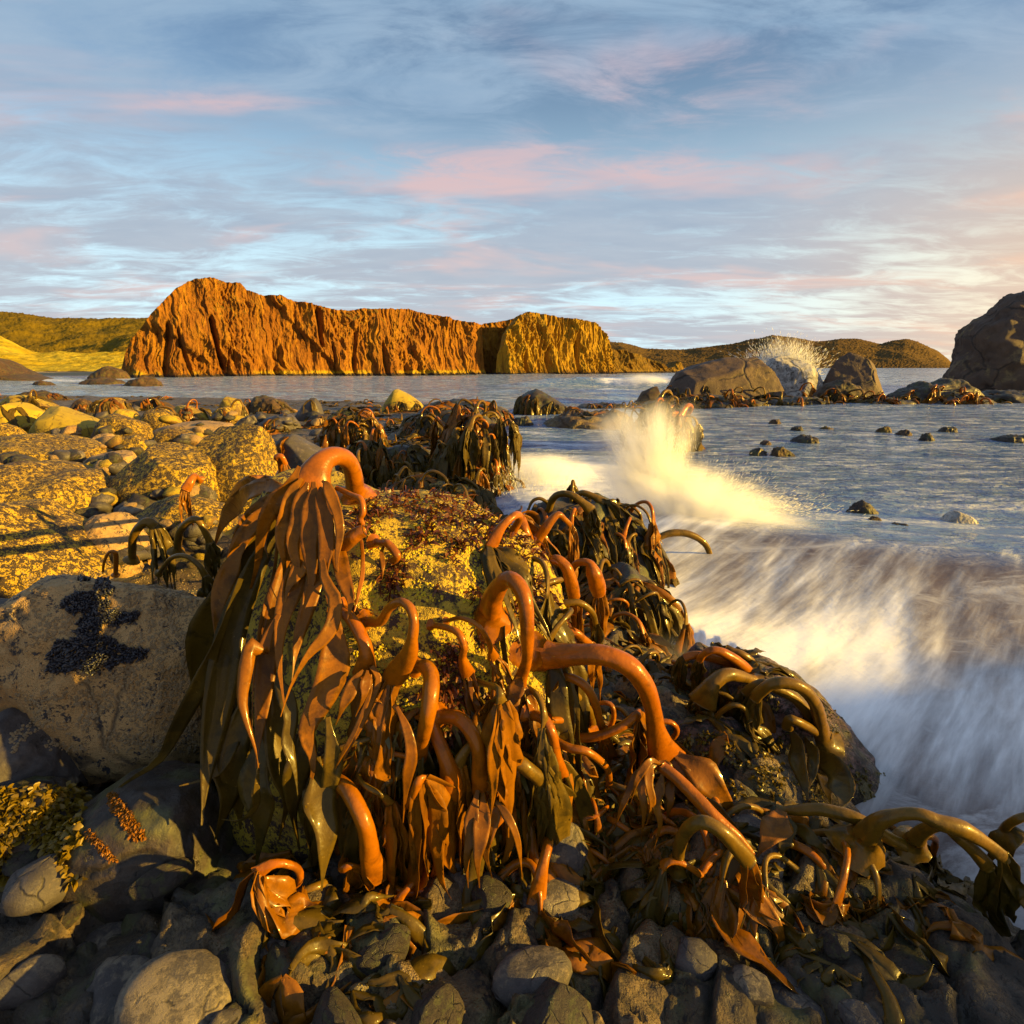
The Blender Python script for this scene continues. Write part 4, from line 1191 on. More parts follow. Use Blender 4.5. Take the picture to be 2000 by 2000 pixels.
def kelp(label, pix, wpx, blades=(), auto=None, off=0.03, arc=0.1, d=None, flat=None, holdfast=True, mats=('stipe', 'blade'), cat='kelp', ns=34, group=None, bumpy=0.10):
    """One kelp plant: pix = stipe path in frame pixels, wpx = stipe width in pixels at each of them (a widening end is the palm).
    blades: list of dicts(path pixels); auto: (count, length, width, spread)"""
    pts0 = pix_path(pix, off, arc, d)
    org = Vector(pts0[0])
    root = link('kelp', None, org)
    tag(root, label, cat, group)
    HEROES.append((Vector(pts0[len(pts0) // 2]), label))
    pts = catmull(pts0, ns)
    s = np.linspace(0, len(pix) - 1, ns)
    wm = np.interp(s, range(len(pix)), [wpx[k] / 2 / F * (pts0[k][1] * CS + (H - pts0[k][2]) * SN) for k in range(len(pix))])
    fl = np.interp(s, range(len(pix)), flat if flat else [1.0] * (len(pix) - 2) + [0.65, 0.4])
    ref = nrmz(np.array([0, 0, H]) - pts.mean(0))
    ref = np.broadcast_to(ref, pts.shape)
    tm = np.maximum(wm * fl, 0.0035)
    wm2 = wm.copy()
    wm2[-1] *= 0.8
    link('stipe', tube_mesh('stipe', pts, wm2, tm, ref, M[mats[0]], 14, bumpy, seed=len(pix), org=org), parent=root)
    if holdfast:
        hp = np.array([pts[0] - (pts[1] - pts[0]) / (np.linalg.norm(pts[1] - pts[0]) + 1e-9) * wm[0] * k for k in (1.3, 0.9, 0.5, 0.0, -0.7)])
        hw = wm[0] * np.array([2.1, 1.9, 1.5, 1.15, 0.9])
        link('holdfast', tube_mesh('holdfast', hp, hw, hw, ref[:5], M[mats[0]], 14, 0.45, 3, org), parent=root)
    for b in blades:
        bp = pix_path(b['p'], b.get('off', 0.02), b.get('arc', 0.03), b.get('d'))
        mid = bp[len(bp) // 2]
        w = b['w'] / 2 / F * (mid[1] * CS + (H - mid[2]) * SN)
        add_blade(root, org, bp, w, b.get('m', mats[1]), b.get('tw', (random.uniform(-.5, .3), random.uniform(-.3, .7))), b.get('ruf', 0.2), b.get('rf', 3), base=b.get('base', 0.3))
    if auto:
        cnt, L, wd, spread = auto
        T = nrmz(pts[-1] - pts[-4])
        sd = nrmz(np.cross(T, ref[-1]))
        for k in range(cnt):
            u = (k + 0.5) / cnt * 2 - 1
            st = pts[-2] + sd * wm[-2] * u * 0.75 - T * abs(u) * wm[-2] * 0.4
            dr = T + sd * u * spread + np.array([random.uniform(-.2, .2), random.uniform(-.45, .1), random.uniform(-.2, .1)])
            l = L * random.uniform(0.7, 1.5)
            path = smooth_path(drape(st, dr, l, 20, off=0.012 + random.uniform(0, 0.05), grav=random.uniform(0.25, 0.5), wob=0.10), 2)
            a0 = random.uniform(-.7, .7)
            add_blade(root, org, path[::2], wd * random.uniform(0.45, 1.2), mats[1], (a0, a0 + random.uniform(-2.2, 2.2)), random.uniform(.2, .6), random.uniform(2, 5), curl=random.uniform(-.3, .5), base=0.35)
    return root


def z1(pts, ox=650, oy=960, sc=3.513):
    return crop(ox, oy, sc, pts)
za = lambda pts: crop(350, 860, 3.864, pts)
zb_ = lambda pts: crop(350, 1250, 3.864, pts)
zc = lambda pts: crop(750, 1250, 3.22, pts)
zd = lambda pts: crop(1250, 1200, 2.576, pts)
ze = lambda pts: crop(1000, 1180, 2.76, pts)
OL = ('stipe_olive', 'blade_olive')
# ------------------------------------------------------------------ the kelp in front, plant by plant
# the giant: an arch over the top of the boulder whose palm splits into a curtain of blades
GB = []
FING = ([(575, 955), (560, 1000), (548, 1050), (556, 1110), (545, 1180)], [(592, 965), (584, 1010), (572, 1060), (582, 1120), (570, 1200)], [(612, 968), (606, 1015), (604, 1065), (610, 1130), (596, 1210)], [(630, 962), (634, 1010), (640, 1060), (632, 1120), (640, 1180)], [(566, 950), (535, 985), (512, 1040), (500, 1110), (478, 1190)], [(640, 950), (655, 990), (664, 1040), (658, 1100), (668, 1150)])
def gb(p, w, m='blade', **k):
    GB.append(dict(p=p, w=w, m=m, **k))
for fp in FING:
    gb([(fp[0][0] * .6 + 245, fp[0][1] - random.uniform(5, 40))] + fp, random.uniform(24, 38), off=0.12, d=(2.10, None), base=.22, ruf=.2, tw=(random.uniform(-.3, .3), random.uniform(-.3, .5)))
gb([(572, 962), (520, 952), (470, 975), (432, 1030), (412, 1090)], 34, off=0.05, ruf=.4)
gb([(560, 950), (520, 938), (480, 950), (445, 985), (425, 1030)], 26, off=0.07)
gb([(575, 975), (530, 975), (490, 1010), (455, 1065), (440, 1120)], 30, off=0.10)
gb([(565, 985), (520, 1000), (480, 1040), (452, 1100), (436, 1160)], 30, off=0.12, tw=(-.3, .3))
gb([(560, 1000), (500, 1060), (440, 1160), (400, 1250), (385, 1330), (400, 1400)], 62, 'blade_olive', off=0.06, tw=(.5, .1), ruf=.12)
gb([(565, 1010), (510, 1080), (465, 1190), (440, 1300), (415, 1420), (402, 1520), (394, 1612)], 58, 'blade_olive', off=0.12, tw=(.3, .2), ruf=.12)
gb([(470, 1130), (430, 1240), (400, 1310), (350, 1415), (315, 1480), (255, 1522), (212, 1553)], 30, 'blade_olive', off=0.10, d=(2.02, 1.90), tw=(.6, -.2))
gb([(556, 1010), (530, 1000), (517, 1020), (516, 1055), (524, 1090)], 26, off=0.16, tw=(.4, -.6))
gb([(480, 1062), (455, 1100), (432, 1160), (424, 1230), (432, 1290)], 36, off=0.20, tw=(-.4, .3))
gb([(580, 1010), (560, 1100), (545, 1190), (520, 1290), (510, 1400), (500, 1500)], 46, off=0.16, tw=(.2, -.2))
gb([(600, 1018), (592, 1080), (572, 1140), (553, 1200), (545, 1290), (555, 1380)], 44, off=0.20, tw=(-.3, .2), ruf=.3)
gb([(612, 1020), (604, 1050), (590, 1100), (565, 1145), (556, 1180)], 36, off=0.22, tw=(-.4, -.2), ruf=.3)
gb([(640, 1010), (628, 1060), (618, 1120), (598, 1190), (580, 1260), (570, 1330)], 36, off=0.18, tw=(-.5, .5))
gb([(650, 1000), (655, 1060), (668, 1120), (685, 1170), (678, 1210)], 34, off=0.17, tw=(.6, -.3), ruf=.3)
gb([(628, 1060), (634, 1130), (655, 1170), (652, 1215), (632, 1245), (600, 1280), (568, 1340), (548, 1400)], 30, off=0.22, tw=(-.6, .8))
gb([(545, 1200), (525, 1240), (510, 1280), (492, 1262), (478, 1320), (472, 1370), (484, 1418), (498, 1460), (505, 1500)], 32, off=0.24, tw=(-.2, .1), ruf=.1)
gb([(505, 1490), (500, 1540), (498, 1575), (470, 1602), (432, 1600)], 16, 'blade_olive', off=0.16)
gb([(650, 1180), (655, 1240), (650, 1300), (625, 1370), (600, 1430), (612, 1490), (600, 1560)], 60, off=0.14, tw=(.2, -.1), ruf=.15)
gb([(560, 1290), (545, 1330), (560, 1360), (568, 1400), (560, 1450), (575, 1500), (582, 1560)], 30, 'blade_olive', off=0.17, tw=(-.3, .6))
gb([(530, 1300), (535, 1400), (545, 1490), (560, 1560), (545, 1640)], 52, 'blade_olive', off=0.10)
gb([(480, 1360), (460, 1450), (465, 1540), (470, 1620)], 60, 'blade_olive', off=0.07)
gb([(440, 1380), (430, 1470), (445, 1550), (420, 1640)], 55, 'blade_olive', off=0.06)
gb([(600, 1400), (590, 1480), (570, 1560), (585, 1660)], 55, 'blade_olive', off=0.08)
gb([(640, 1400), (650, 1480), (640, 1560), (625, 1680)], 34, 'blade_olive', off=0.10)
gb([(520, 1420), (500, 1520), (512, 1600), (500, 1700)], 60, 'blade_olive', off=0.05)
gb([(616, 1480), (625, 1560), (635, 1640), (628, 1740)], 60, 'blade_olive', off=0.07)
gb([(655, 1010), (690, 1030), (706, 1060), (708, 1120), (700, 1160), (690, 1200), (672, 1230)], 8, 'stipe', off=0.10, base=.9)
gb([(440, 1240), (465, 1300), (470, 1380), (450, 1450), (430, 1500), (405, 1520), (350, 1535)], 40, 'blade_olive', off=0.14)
gb([(545, 1020), (535, 1120), (510, 1210), (495, 1330), (492, 1450)], 8, off=0.2, base=.9)
kelp('giant kelp arching over the boulder top, its palm split into a long curtain of blades',
     za([(1330, 390), (1312, 250), (1270, 155), (1190, 118), (1105, 145), (1045, 215), (1010, 300), (985, 390), (965, 480), (955, 570), (950, 640)]),
     [36, 35, 35, 36, 42, 54, 72, 96, 116, 122, 100], GB, off=0.06, arc=0.10, d=(2.52, 2.14), flat=[1, 1, 1, 1, .95, .8, .55, .34, .18, .09, .04], ns=48, bumpy=0.04)
kelp('short cut kelp stump with an open orange end beside the giant palm', za([(1150, 860), (1230, 800), (1300, 740), (1350, 700), (1400, 680)]), [16, 30, 30, 26, 25], off=0.08, arc=0.05, d=(2.2, 2.06), flat=[1, 1, 1, 1, 1], holdfast=False, mats=('stipe', 'blade'))
kelp('thin looping kelp strand draped from the giant palm to the stump', za([(1190, 360), (1290, 410), (1370, 450), (1388, 540), (1370, 590), (1390, 640)]), [10, 12, 13, 12, 10, 9], off=0.12, arc=0.04, d=(2.2, 2.08), holdfast=False)
kelp('thick kelp stalk running down from behind the curtain and splitting in three', z1([(60, 815), (130, 880), (200, 1000), (230, 1100), (225, 1190), (215, 1260)]), [22, 24, 25, 28, 40, 50],
     [dict(p=zb_([(1390, 230), (1330, 300), (1280, 400), (1230, 520), (1180, 640)]), w=24, off=.12),
      dict(p=zb_([(1420, 230), (1410, 320), (1390, 430), (1330, 580)]), w=22, off=.12),
      dict(p=zb_([(1450, 200), (1500, 290), (1470, 420), (1400, 590), (1260, 830), (1130, 1070), (1090, 1300), (1080, 1450), (1110, 1640)]), w=13, off=.10, base=.8),
      dict(p=zb_([(1440, 260), (1430, 420), (1330, 680), (1220, 880), (1120, 1100)]), w=10, off=.11, base=.8)],
     auto=(3, .5, .025, .5), off=0.05, arc=0.05)
kelp('looped kelp with a broad palm hugging the yellow face of the boulder', z1([(240, 890), (330, 890), (385, 800), (460, 758), (530, 800), (556, 900), (545, 1010), (520, 1120), (450, 1230), (380, 1330)]), [22, 20, 18, 18, 19, 19, 22, 36, 48, 40],
     auto=(5, .55, .03, .5), off=0.03, arc=0.14, flat=[1, 1, 1, 1, 1, 1, .9, .6, .4, .3])
kelp('slender kelp with a holed palm hanging on the middle of the boulder', z1([(690, 915), (800, 940), (870, 980), (902, 1070), (890, 1140), (915, 1220), (935, 1260)]), [12, 13, 15, 14, 16, 27, 30], auto=(5, .28, .016, .4), off=0.03, arc=0.08)
kelp('thin wiry kelp arching above the holed palm', z1([(790, 885), (880, 868), (990, 915), (1055, 1000), (1085, 1080), (1105, 1150)]), [8, 9, 10, 9, 12, 28], auto=(5, .26, .014, .7), off=0.03, arc=0.09)
kelp('tall hooked kelp stalk standing on the right shoulder of the boulder', z1([(1085, 830), (1095, 740), (1150, 640), (1215, 600), (1285, 660), (1325, 790), (1335, 1000), (1330, 1160), (1290, 1280), (1270, 1350)]), [48, 42, 34, 33, 32, 30, 28, 20, 26, 34],
     [dict(p=z1([(1300, 1230), (1260, 1340), (1230, 1450), (1180, 1560)]), w=34, off=.10)],
     auto=(5, .5, .028, .35), off=0.03, arc=0.16, flat=[1, 1, 1, 1, 1, 1, .95, .8, .55, .35])
kelp('massive orange kelp stalk bowing sideways off the boulder to the lower rocks', zc([(960, 88), (1080, 98), (1220, 90), (1390, 98), (1540, 165), (1640, 285), (1690, 430), (1710, 560), (1750, 690), (1840, 800)]), [66, 50, 42, 40, 41, 38, 33, 36, 58, 66],
     [dict(p=zd([(180, 700), (290, 790), (380, 880), (440, 960), (472, 1010)]), w=62, m='blade', d=(2.15, 2.05), tw=(.2, .0), ruf=.1),
      dict(p=zd([(150, 720), (220, 800), (250, 880), (240, 950)]), w=30, d=(2.15, 2.08)),
      dict(p=zd([(110, 690), (120, 760), (180, 830), (230, 860)]), w=24, d=(2.15, 2.08))],
     off=0.0, arc=0.13, d=(None, 2.18), flat=[1, 1, 1, 1, 1, 1, .9, .7, .42, .25], ns=44, bumpy=0.06)
kelp('kelp with a swollen yellow knob at its root and a thin bowed stalk', zc([(985, 290), (1040, 262), (1150, 232), (1260, 285), (1325, 390), (1355, 500), (1380, 570), (1400, 650)]), [30, 16, 17, 18, 17, 15, 16, 22], auto=(4, .3, .02, .5), off=0.04, arc=0.10, d=(2.2, 2.2))
kelp('dark olive kelp stalk tucked behind the yellow-knobbed one', zc([(1080, 280), (1180, 330), (1260, 400), (1300, 470), (1310, 560)]), [14, 15, 15, 14, 18], auto=(4, .3, .02, .5), off=0.03, arc=0.06, mats=OL)
kelp('kelp stalk curving down from the foot of the tall hooked one', zc([(930, 470), (1005, 500), (1055, 590), (1080, 720), (1120, 850), (1150, 930)]), [20, 22, 21, 22, 28, 30], auto=(5, .4, .025, .5), off=0.06, arc=0.10)
kelp('kelp with a cupped lit palm at the end of a level stalk', zc([(1035, 505), (1130, 508), (1220, 555), (1290, 590), (1335, 575)]), [13, 14, 15, 22, 36], auto=(3, .2, .025, .6), off=0.05, arc=0.08, mats=('stipe', 'blade_olive'))
kelp('olive kelp stalk forking low on the boulder', zc([(715, 755), (850, 775), (945, 845), (1000, 890), (1030, 990)]), [30, 29, 28, 34, 30],
     [dict(p=zc([(1010, 880), (1100, 920), (1180, 980), (1240, 1060)]), w=24, off=.06)], auto=(4, .4, .028, .4), off=0.06, arc=0.08, mats=OL)
kelp('low kelp stalk crossing the fork', zc([(1090, 640), (1170, 680), (1270, 700), (1360, 760), (1412, 830), (1415, 930)]), [16, 17, 16, 15, 12, 14], auto=(4, .3, .022, .5), off=0.05, arc=0.10)
kelp('bright orange kelp with three straps falling out of view', zc([(370, 480), (470, 495), (555, 590), (598, 715), (605, 820), (630, 920), (650, 1000)]), [27, 29, 29, 28, 34, 50, 52],
     [dict(p=zc([(590, 940), (560, 1080), (545, 1220), (520, 1380), (530, 1560)]), w=28, off=.10, tw=(0, .2)),
      dict(p=zc([(620, 960), (625, 1100), (600, 1250), (590, 1400), (600, 1560)]), w=34, off=.10, tw=(0, .1)),
      dict(p=zc([(660, 990), (690, 1080), (650, 1220), (640, 1340), (680, 1500)]), w=34, off=.10, tw=(0, -.3)),
      dict(p=zc([(650, 950), (740, 1060), (810, 1170), (850, 1330), (870, 1500)]), w=16, off=.10),
      dict(p=zc([(640, 880), (700, 900), (740, 960), (770, 1030), (760, 1100)]), w=20, off=.12)], off=0.05, arc=0.08, flat=[1, 1, 1, 1, .8, .5, .35])
kelp('stubby fat kelp stalk hanging in full sun like a thumb', zc([(215, 165), (265, 172), (295, 230), (292, 350), (270, 500), (240, 640), (215, 740)]), [22, 30, 33, 33, 30, 26, 36], auto=(4, .4, .03, .4), off=0.05, arc=0.13)
kelp('stout kelp stalk spreading into a wide palm under the thumb-like one', zc([(285, 500), (345, 640), (395, 770), (420, 900), (400, 1040), (370, 1160)]), [26, 27, 30, 46, 54, 50], auto=(6, .45, .032, .45), off=0.05, arc=0.05, flat=[1, 1, .9, .5, .35, .25])
kelp('single orange blade hanging free between two stalks', zc([(60, 410), (110, 460)]), [10, 16],
     [dict(p=zc([(80, 420), (140, 550), (168, 720), (150, 860), (130, 1000), (120, 1150)]), w=24, off=.16, tw=(0, .3), ruf=.1)], off=0.12, arc=0.0, holdfast=False, flat=[.6, .4])
kelp('fat kelp stalk leaning out of the shade at the bottom edge of the boulder', zb_([(1150, 1040), (1260, 1120), (1350, 1270), (1415, 1440), (1445, 1640), (1500, 1800)]), [28, 32, 33, 33, 40, 60], auto=(5, .4, .03, .5), off=0.06, arc=0.10)
kelp('ragged flower-like kelp crown above the dark cleft', zd([(110, 765), (190, 830), (290, 930), (390, 1040), (480, 1120), (570, 1215)]), [22, 24, 26, 28, 26, 14],
     [dict(p=zd([(110, 760), (60, 735), (20, 770), (-20, 850), (-50, 960)]), w=14, d=(1.98, 1.9)),
      dict(p=zd([(90, 750), (50, 780), (45, 860), (60, 960), (30, 1060)]), w=18, d=(1.98, 1.88)),
      dict(p=zd([(80, 750), (30, 770), (10, 870), (20, 1000), (5, 1150)]), w=16, d=(1.99, 1.88)),
      dict(p=zd([(170, 810), (150, 880), (150, 960), (130, 1050)]), w=22, d=(1.97, 1.9)),
      dict(p=zd([(120, 770), (100, 860), (80, 950), (100, 1060), (70, 1180)]), w=20, d=(1.98, 1.85)),
      dict(p=zd([(60, 760), (-10, 800), (-60, 900), (-100, 990), (-130, 1090)]), w=16, d=(1.99, 1.9)),
      dict(p=zd([(300, 900), (400, 980), (480, 1080), (560, 1190)]), w=14, m='blade_olive', d=(1.96, 1.85))], off=0.08, arc=0.03, d=(1.98, 1.78), holdfast=False)
kelp('hoop of kelp closing on itself at the lower edge of the shore', zd([(190, 1260), (200, 1160), (240, 1080), (310, 1045), (400, 1085), (480, 1165), (560, 1260)]), [22, 24, 26, 27, 28, 30, 34], auto=(4, .4, .03, .4), off=0.08, arc=0.05, d=(1.75, 1.62), mats=('stipe_olive', 'blade'))
kelp('heavy olive kelp lying along the foot of the pinkish ridge with a knotted end', zd([(722, 985), (800, 985), (900, 980), (1040, 1010), (1150, 1060), (1260, 1130), (1370, 1180)]), [14, 22, 24, 25, 26, 24, 20],
     [dict(p=zd([(715, 990), (690, 1060), (640, 1130), (590, 1220)]), w=60, m='blade', d=(1.95, 1.8), tw=(0, 0), ruf=.1),
      dict(p=zd([(725, 1000), (750, 1080), (720, 1150), (715, 1240)]), w=30, m='blade_olive', d=(1.95, 1.82)),
      dict(p=zd([(740, 1040), (830, 1100), (900, 1160), (950, 1230)]), w=26, m='blade_olive', d=(1.95, 1.82))], off=0.06, arc=0.03, d=(1.98, 1.85), mats=('stipe_olive', 'blade_olive'))
kelp('kelp arch with a webbed palm at the lowest corner by the surge', zd([(1130, 1130), (1190, 1050), (1290, 1010), (1400, 1005), (1500, 1045), (1620, 1080), (1740, 1150), (1850, 1240)]), [50, 34, 24, 24, 30, 36, 24, 26], auto=(4, .4, .03, .4), off=0.08, arc=0.06, d=(1.82, 1.72), mats=('stipe_olive', 'blade_olive'))
kelp('second kelp arch half hidden under the webbed one', zd([(1380, 1140), (1440, 1080), (1530, 1060), (1600, 1120), (1680, 1190), (1760, 1280)]), [34, 24, 22, 22, 24, 30], auto=(4, .35, .03, .4), off=0.08, arc=0.06, d=(1.86, 1.74), mats=('stipe_olive', 'blade_olive'))
kelp('kelp plant with broad leathery blades at the very edge by the water', zd([(1790, 1150), (1840, 1070), (1900, 1030), (1960, 1020), (2040, 1060)]), [14, 16, 16, 17, 26],
     [dict(p=zd([(1760, 1230), (1830, 1150), (1910, 1110), (2000, 1130)]), w=44, d=(1.9, 1.85))], auto=(4, .4, .04, .5), off=0.08, arc=0.06, d=(1.95, 1.85), mats=('stipe_olive', 'blade_olive'))
# the group on the ridge rock
kelp('olive kelp bending back from its root on the ridge in a wide arc', zd([(905, 610), (905, 540), (880, 450), (820, 375), (740, 345), (660, 352), (600, 395), (570, 430)]), [40, 26, 24, 24, 24, 23, 22, 24], auto=(8, .34, .032, .5), off=0.06, arc=0.10, d=(2.72, 2.62), mats=OL)
kelp('parallel olive kelp arc inside the wide one', zd([(870, 590), (845, 500), (780, 425), (700, 380), (620, 350), (560, 370), (520, 400)]), [22, 22, 20, 20, 20, 18, 18], auto=(7, .32, .03, .5), off=0.05, arc=0.06, d=(2.76, 2.72), mats=OL)
kelp('kelp bent over the crest of the ridge with narrow drooping straps', zd([(590, 330), (520, 262), (440, 205), (370, 180), (320, 200), (295, 240)]), [18, 22, 20, 16, 14, 14], auto=(7, .26, .022, .5), off=0.05, arc=0.05, d=(3.0, 2.9), mats=('stipe', 'blade_olive'))
kelp('golden kelp stalk lying along the ridge crest', zd([(600, 330), (520, 285), (440, 240), (360, 215), (270, 205), (220, 220)]), [22, 24, 22, 20, 16, 16], auto=(7, .26, .022, .6), off=0.03, arc=0.03, d=(3.05, 2.95), mats=('stipe', 'blade_olive'))
kelp('short kelp arc rising at the far end of the ridge', zd([(600, 325), (570, 250), (520, 205), (470, 185), (430, 165)]), [16, 16, 15, 13, 13], auto=(5, .2, .02, .5), off=0.05, arc=0.05, d=(3.15, 3.1), mats=OL)
kelp('kelp loop with a broad leathery palm in front of the ridge', zd([(570, 330), (490, 308), (430, 305), (370, 345), (335, 400), (310, 450)]), [18, 24, 28, 30, 44, 60], auto=(5, .3, .04, .5), off=0.05, arc=0.05, d=(2.85, 2.72), mats=('stipe_olive', 'blade_olive'))
kelp('kelp hanging off the low end of the ridge in big oval blades', zd([(900, 600), (850, 570), (790, 540), (750, 530), (740, 580)]), [18, 18, 18, 18, 22],
     [dict(p=zd([(745, 560), (790, 650), (800, 760), (830, 860), (850, 940)]), w=30, m='blade_olive', off=.05),
      dict(p=zd([(830, 620), (870, 700), (870, 800), (850, 880)]), w=24, m='blade_olive', off=.06),
      dict(p=zd([(860, 680), (940, 740), (1010, 830), (1020, 920), (1000, 985)]), w=46, m='blade_olive', off=.05, tw=(0, 0), ruf=.08),
      dict(p=zd([(880, 740), (930, 800), (940, 880), (960, 960)]), w=40, m='blade_olive', off=.04)], off=0.05, arc=0.05, d=(2.70, 2.62), mats=OL)
# right shoulder of the boulder
kelp('upright orange kelp behind the right shoulder of the boulder', z1([(1345, 420), (1335, 340), (1310, 250), (1290, 180), (1300, 160)]), [26, 26, 22, 20, 14], auto=(6, .35, .025, .8), off=0.05, arc=0.05, d=(2.85, 2.85))
kelp('slanting kelp stalk with a frayed tip beside the upright one', z1([(1360, 420), (1400, 340), (1460, 250), (1540, 160), (1590, 190), (1640, 240)]), [26, 22, 20, 14, 10, 10], auto=(6, .35, .018, .6), off=0.05, arc=0.05, d=(2.9, 2.9))
kelp('arched kelp hanging over the shaded side of the boulder', z1([(1440, 560), (1460, 510), (1530, 468), (1600, 520), (1640, 640), (1660, 740)]), [14, 18, 20, 22, 26, 24], auto=(5, .35, .025, .5), off=0.05, arc=0.05, d=(2.8, 2.75))
kelp('outermost kelp on the boulder shoulder with a torn lit frond', z1([(1630, 570), (1665, 500), (1750, 488), (1790, 560), (1815, 650), (1830, 720)]), [12, 14, 16, 30, 34, 24], auto=(4, .30, .024, .4), off=0.05, arc=0.05, d=(2.85, 2.8))
kelp('hooped kelp low on the shaded flank above the massive stalk', z1([(1490, 985), (1498, 860), (1570, 775), (1690, 765), (1780, 830), (1808, 930)]), [16, 16, 15, 14, 12, 10], auto=(4, .25, .03, .5), off=0.05, arc=0.05, d=(2.72, 2.72), mats=OL)
kelp('flat kelp stalk lying between the hoop and the massive stalk', z1([(1500, 990), (1580, 960), (1660, 965), (1720, 1010), (1780, 1055)]), [18, 18, 16, 14, 12], auto=(4, .25, .025, .5), off=0.04, arc=0.04, d=(2.66, 2.66))
kelp('small kelp strap dangling from the top of the boulder', z1([(300, 350), (340, 355), (380, 360), (440, 440), (400, 490)]), [14, 14, 16, 16, 14], [dict(p=z1([(360, 360), (335, 420), (345, 520), (340, 600)]), w=9, off=.05)], off=0.03, arc=0.04)
# the left side
kelp('drooping kelp head like a mop on the slope behind the mussel slab', [(258, 1088), (260, 1050), (275, 1026), (290, 1020), (303, 1030)], [14, 15, 16, 18, 20], auto=(12, .42, .02, .7), d=(3.7, 3.6), off=0.05, arc=0.05, mats=OL)
kelp('dark arched kelp stalk close by the giant curtain', [(346, 1072), (352, 1038), (370, 1018), (386, 1016), (398, 1034), (412, 1062)], [14, 14, 14, 14, 12, 14], auto=(5, .3, .025, .6), d=(3.5, 3.4), off=0.05, arc=0.05, mats=OL)
kelp('low hoop of kelp at the top edge of the mussel slab', [(312, 1118), (335, 1090), (362, 1086), (388, 1104), (402, 1126)], [8, 9, 9, 10, 14], auto=(4, .3, .025, .6), d=(3.05, 2.9), off=0.05, arc=0.05, mats=OL)
kelp('bent kelp stump like a post at the edge of the yellow slab', [(226, 1120), (226, 1082), (212, 1080), (203, 1100), (201, 1118)], [8, 9, 6, 5, 4], d=(3.2, 3.15), off=0.03, arc=0.03)
kelp('kelp tuft clinging to the shaded foot of the golden block', [(388, 935), (380, 930), (372, 940), (362, 958)], [8, 12, 16, 20], auto=(6, .35, .03, .4), d=(5.9, 5.7), off=0.1, arc=0.05)
kelp('pair of kelp stalks sprouting behind the giant curtain', C5([(320, 520), (310, 450), (290, 430), (320, 425), (350, 480)]), [10, 12, 12, 11, 10], auto=(5, .4, .03, .6), d=(4.2, 4.1), off=0.1, arc=0.05)
# in and beside the surge
kelp('dark wet kelp arch against the pale foam', crop(950, 800, 3.22, [(390, 640), (420, 560), (470, 530), (540, 540), (610, 590), (660, 640)]), [14, 14, 13, 14, 16, 26], auto=(6, .6, .06, .6), d=(5.5, 5.3), off=0.1, arc=0.05, mats=OL)
kelp('second dark kelp arch next to the foam', crop(950, 800, 3.22, [(520, 600), (560, 545), (610, 525), (680, 550), (740, 590)]), [12, 12, 12, 13, 20], auto=(6, .6, .06, .6), d=(5.9, 5.7), off=0.1, arc=0.05, mats=OL)
kelp('kelp stalk caught standing in the pouring wave', [(1258, 1108), (1268, 1074), (1288, 1050), (1314, 1041), (1348, 1044), (1378, 1064), (1392, 1100)], [11, 12, 13, 15, 14, 12, 9], d=(6.0, 6.1), off=0.1, arc=0.0, mats=OL)


# ------------------------------------------------------------------ smaller plants that crowd the foot of the boulder and the gaps
def nearest(p, table):
    return min(table, key=lambda e: (e[0] - Vector(p)).length)[1]


def small_kelp(p, nr, label, group, s=1.0, nb=5, mats=('stipe', 'blade'), bvh=None, rnd=random, lean=None):
    root = link('kelp', None, p)
    tag(root, label, 'kelp', group)
    nr = Vector(nr).normalized()
    d = lean or Vector((rnd.uniform(-1, 1), rnd.uniform(-1, 0.2), rnd.uniform(-.1, .4)))
    d = (d - nr * d.dot(nr) * 0.5).normalized()
    hgt = s * rnd.uniform(.03, .14)
    L = s * rnd.uniform(.12, .24)
    a = Vector(p) - nr * 0.02
    pts = [a, a + nr * hgt * .7 + d * L * .1, a + nr * hgt + d * L * .4, a + nr * hgt * .8 + d * L * .75 + Vector((0, 0, -.02)), a + nr * hgt * .45 + d * L + Vector((0, 0, -.07)) * s]
    pts = catmull([tuple(x) for x in pts], 16)
    r = s * rnd.uniform(.009, .015)
    w = r * np.interp(np.linspace(0, 1, 16), [0, .1, .7, 1], [1.5, 1, 1, 1.9])
    t = r * np.interp(np.linspace(0, 1, 16), [0, .1, .7, 1], [1.5, 1, .9, .35])
    ref = np.broadcast_to(np.array(nr), pts.shape) + 0.01
    link('stipe', tube_mesh('stipe', pts, w, t, ref, M[mats[0]], 9, 0.15, 1, org=p), parent=root)
    T = nrmz(pts[-1] - pts[-3])
    sd = nrmz(np.cross(T, np.array(nr)))
    for k in range(nb):
        u = (k + .5) / nb * 2 - 1
        path = smooth_path(drape(pts[-2] + sd * w[-2] * u * .7, T + sd * u * rnd.uniform(.6, 1.5) + np.array([rnd.uniform(-.5, .5), rnd.uniform(-.6, .3), rnd.uniform(-.4, .3)]), s * rnd.uniform(.2, .62), 14, off=.01 + rnd.uniform(0, .03) * s, grav=.4, wob=.12, bvh=bvh, rnd=rnd), 2)
        a0 = rnd.uniform(-.8, .8)
        add_blade(root, p, path[::2], s * rnd.uniform(.018, .04), mats[1], (a0, a0 + rnd.uniform(-1.4, 1.4)), .3, 3, rnd.uniform(-.2, .5), ref=np.array(nr) + np.array([0, -.4, 0.01]), m=5 if s < 1.5 else 4, base=.4, nn=None if s < 1.4 else 11)
    return root


def short(a, b):
    return ' '.join((a + b).split()[:16])


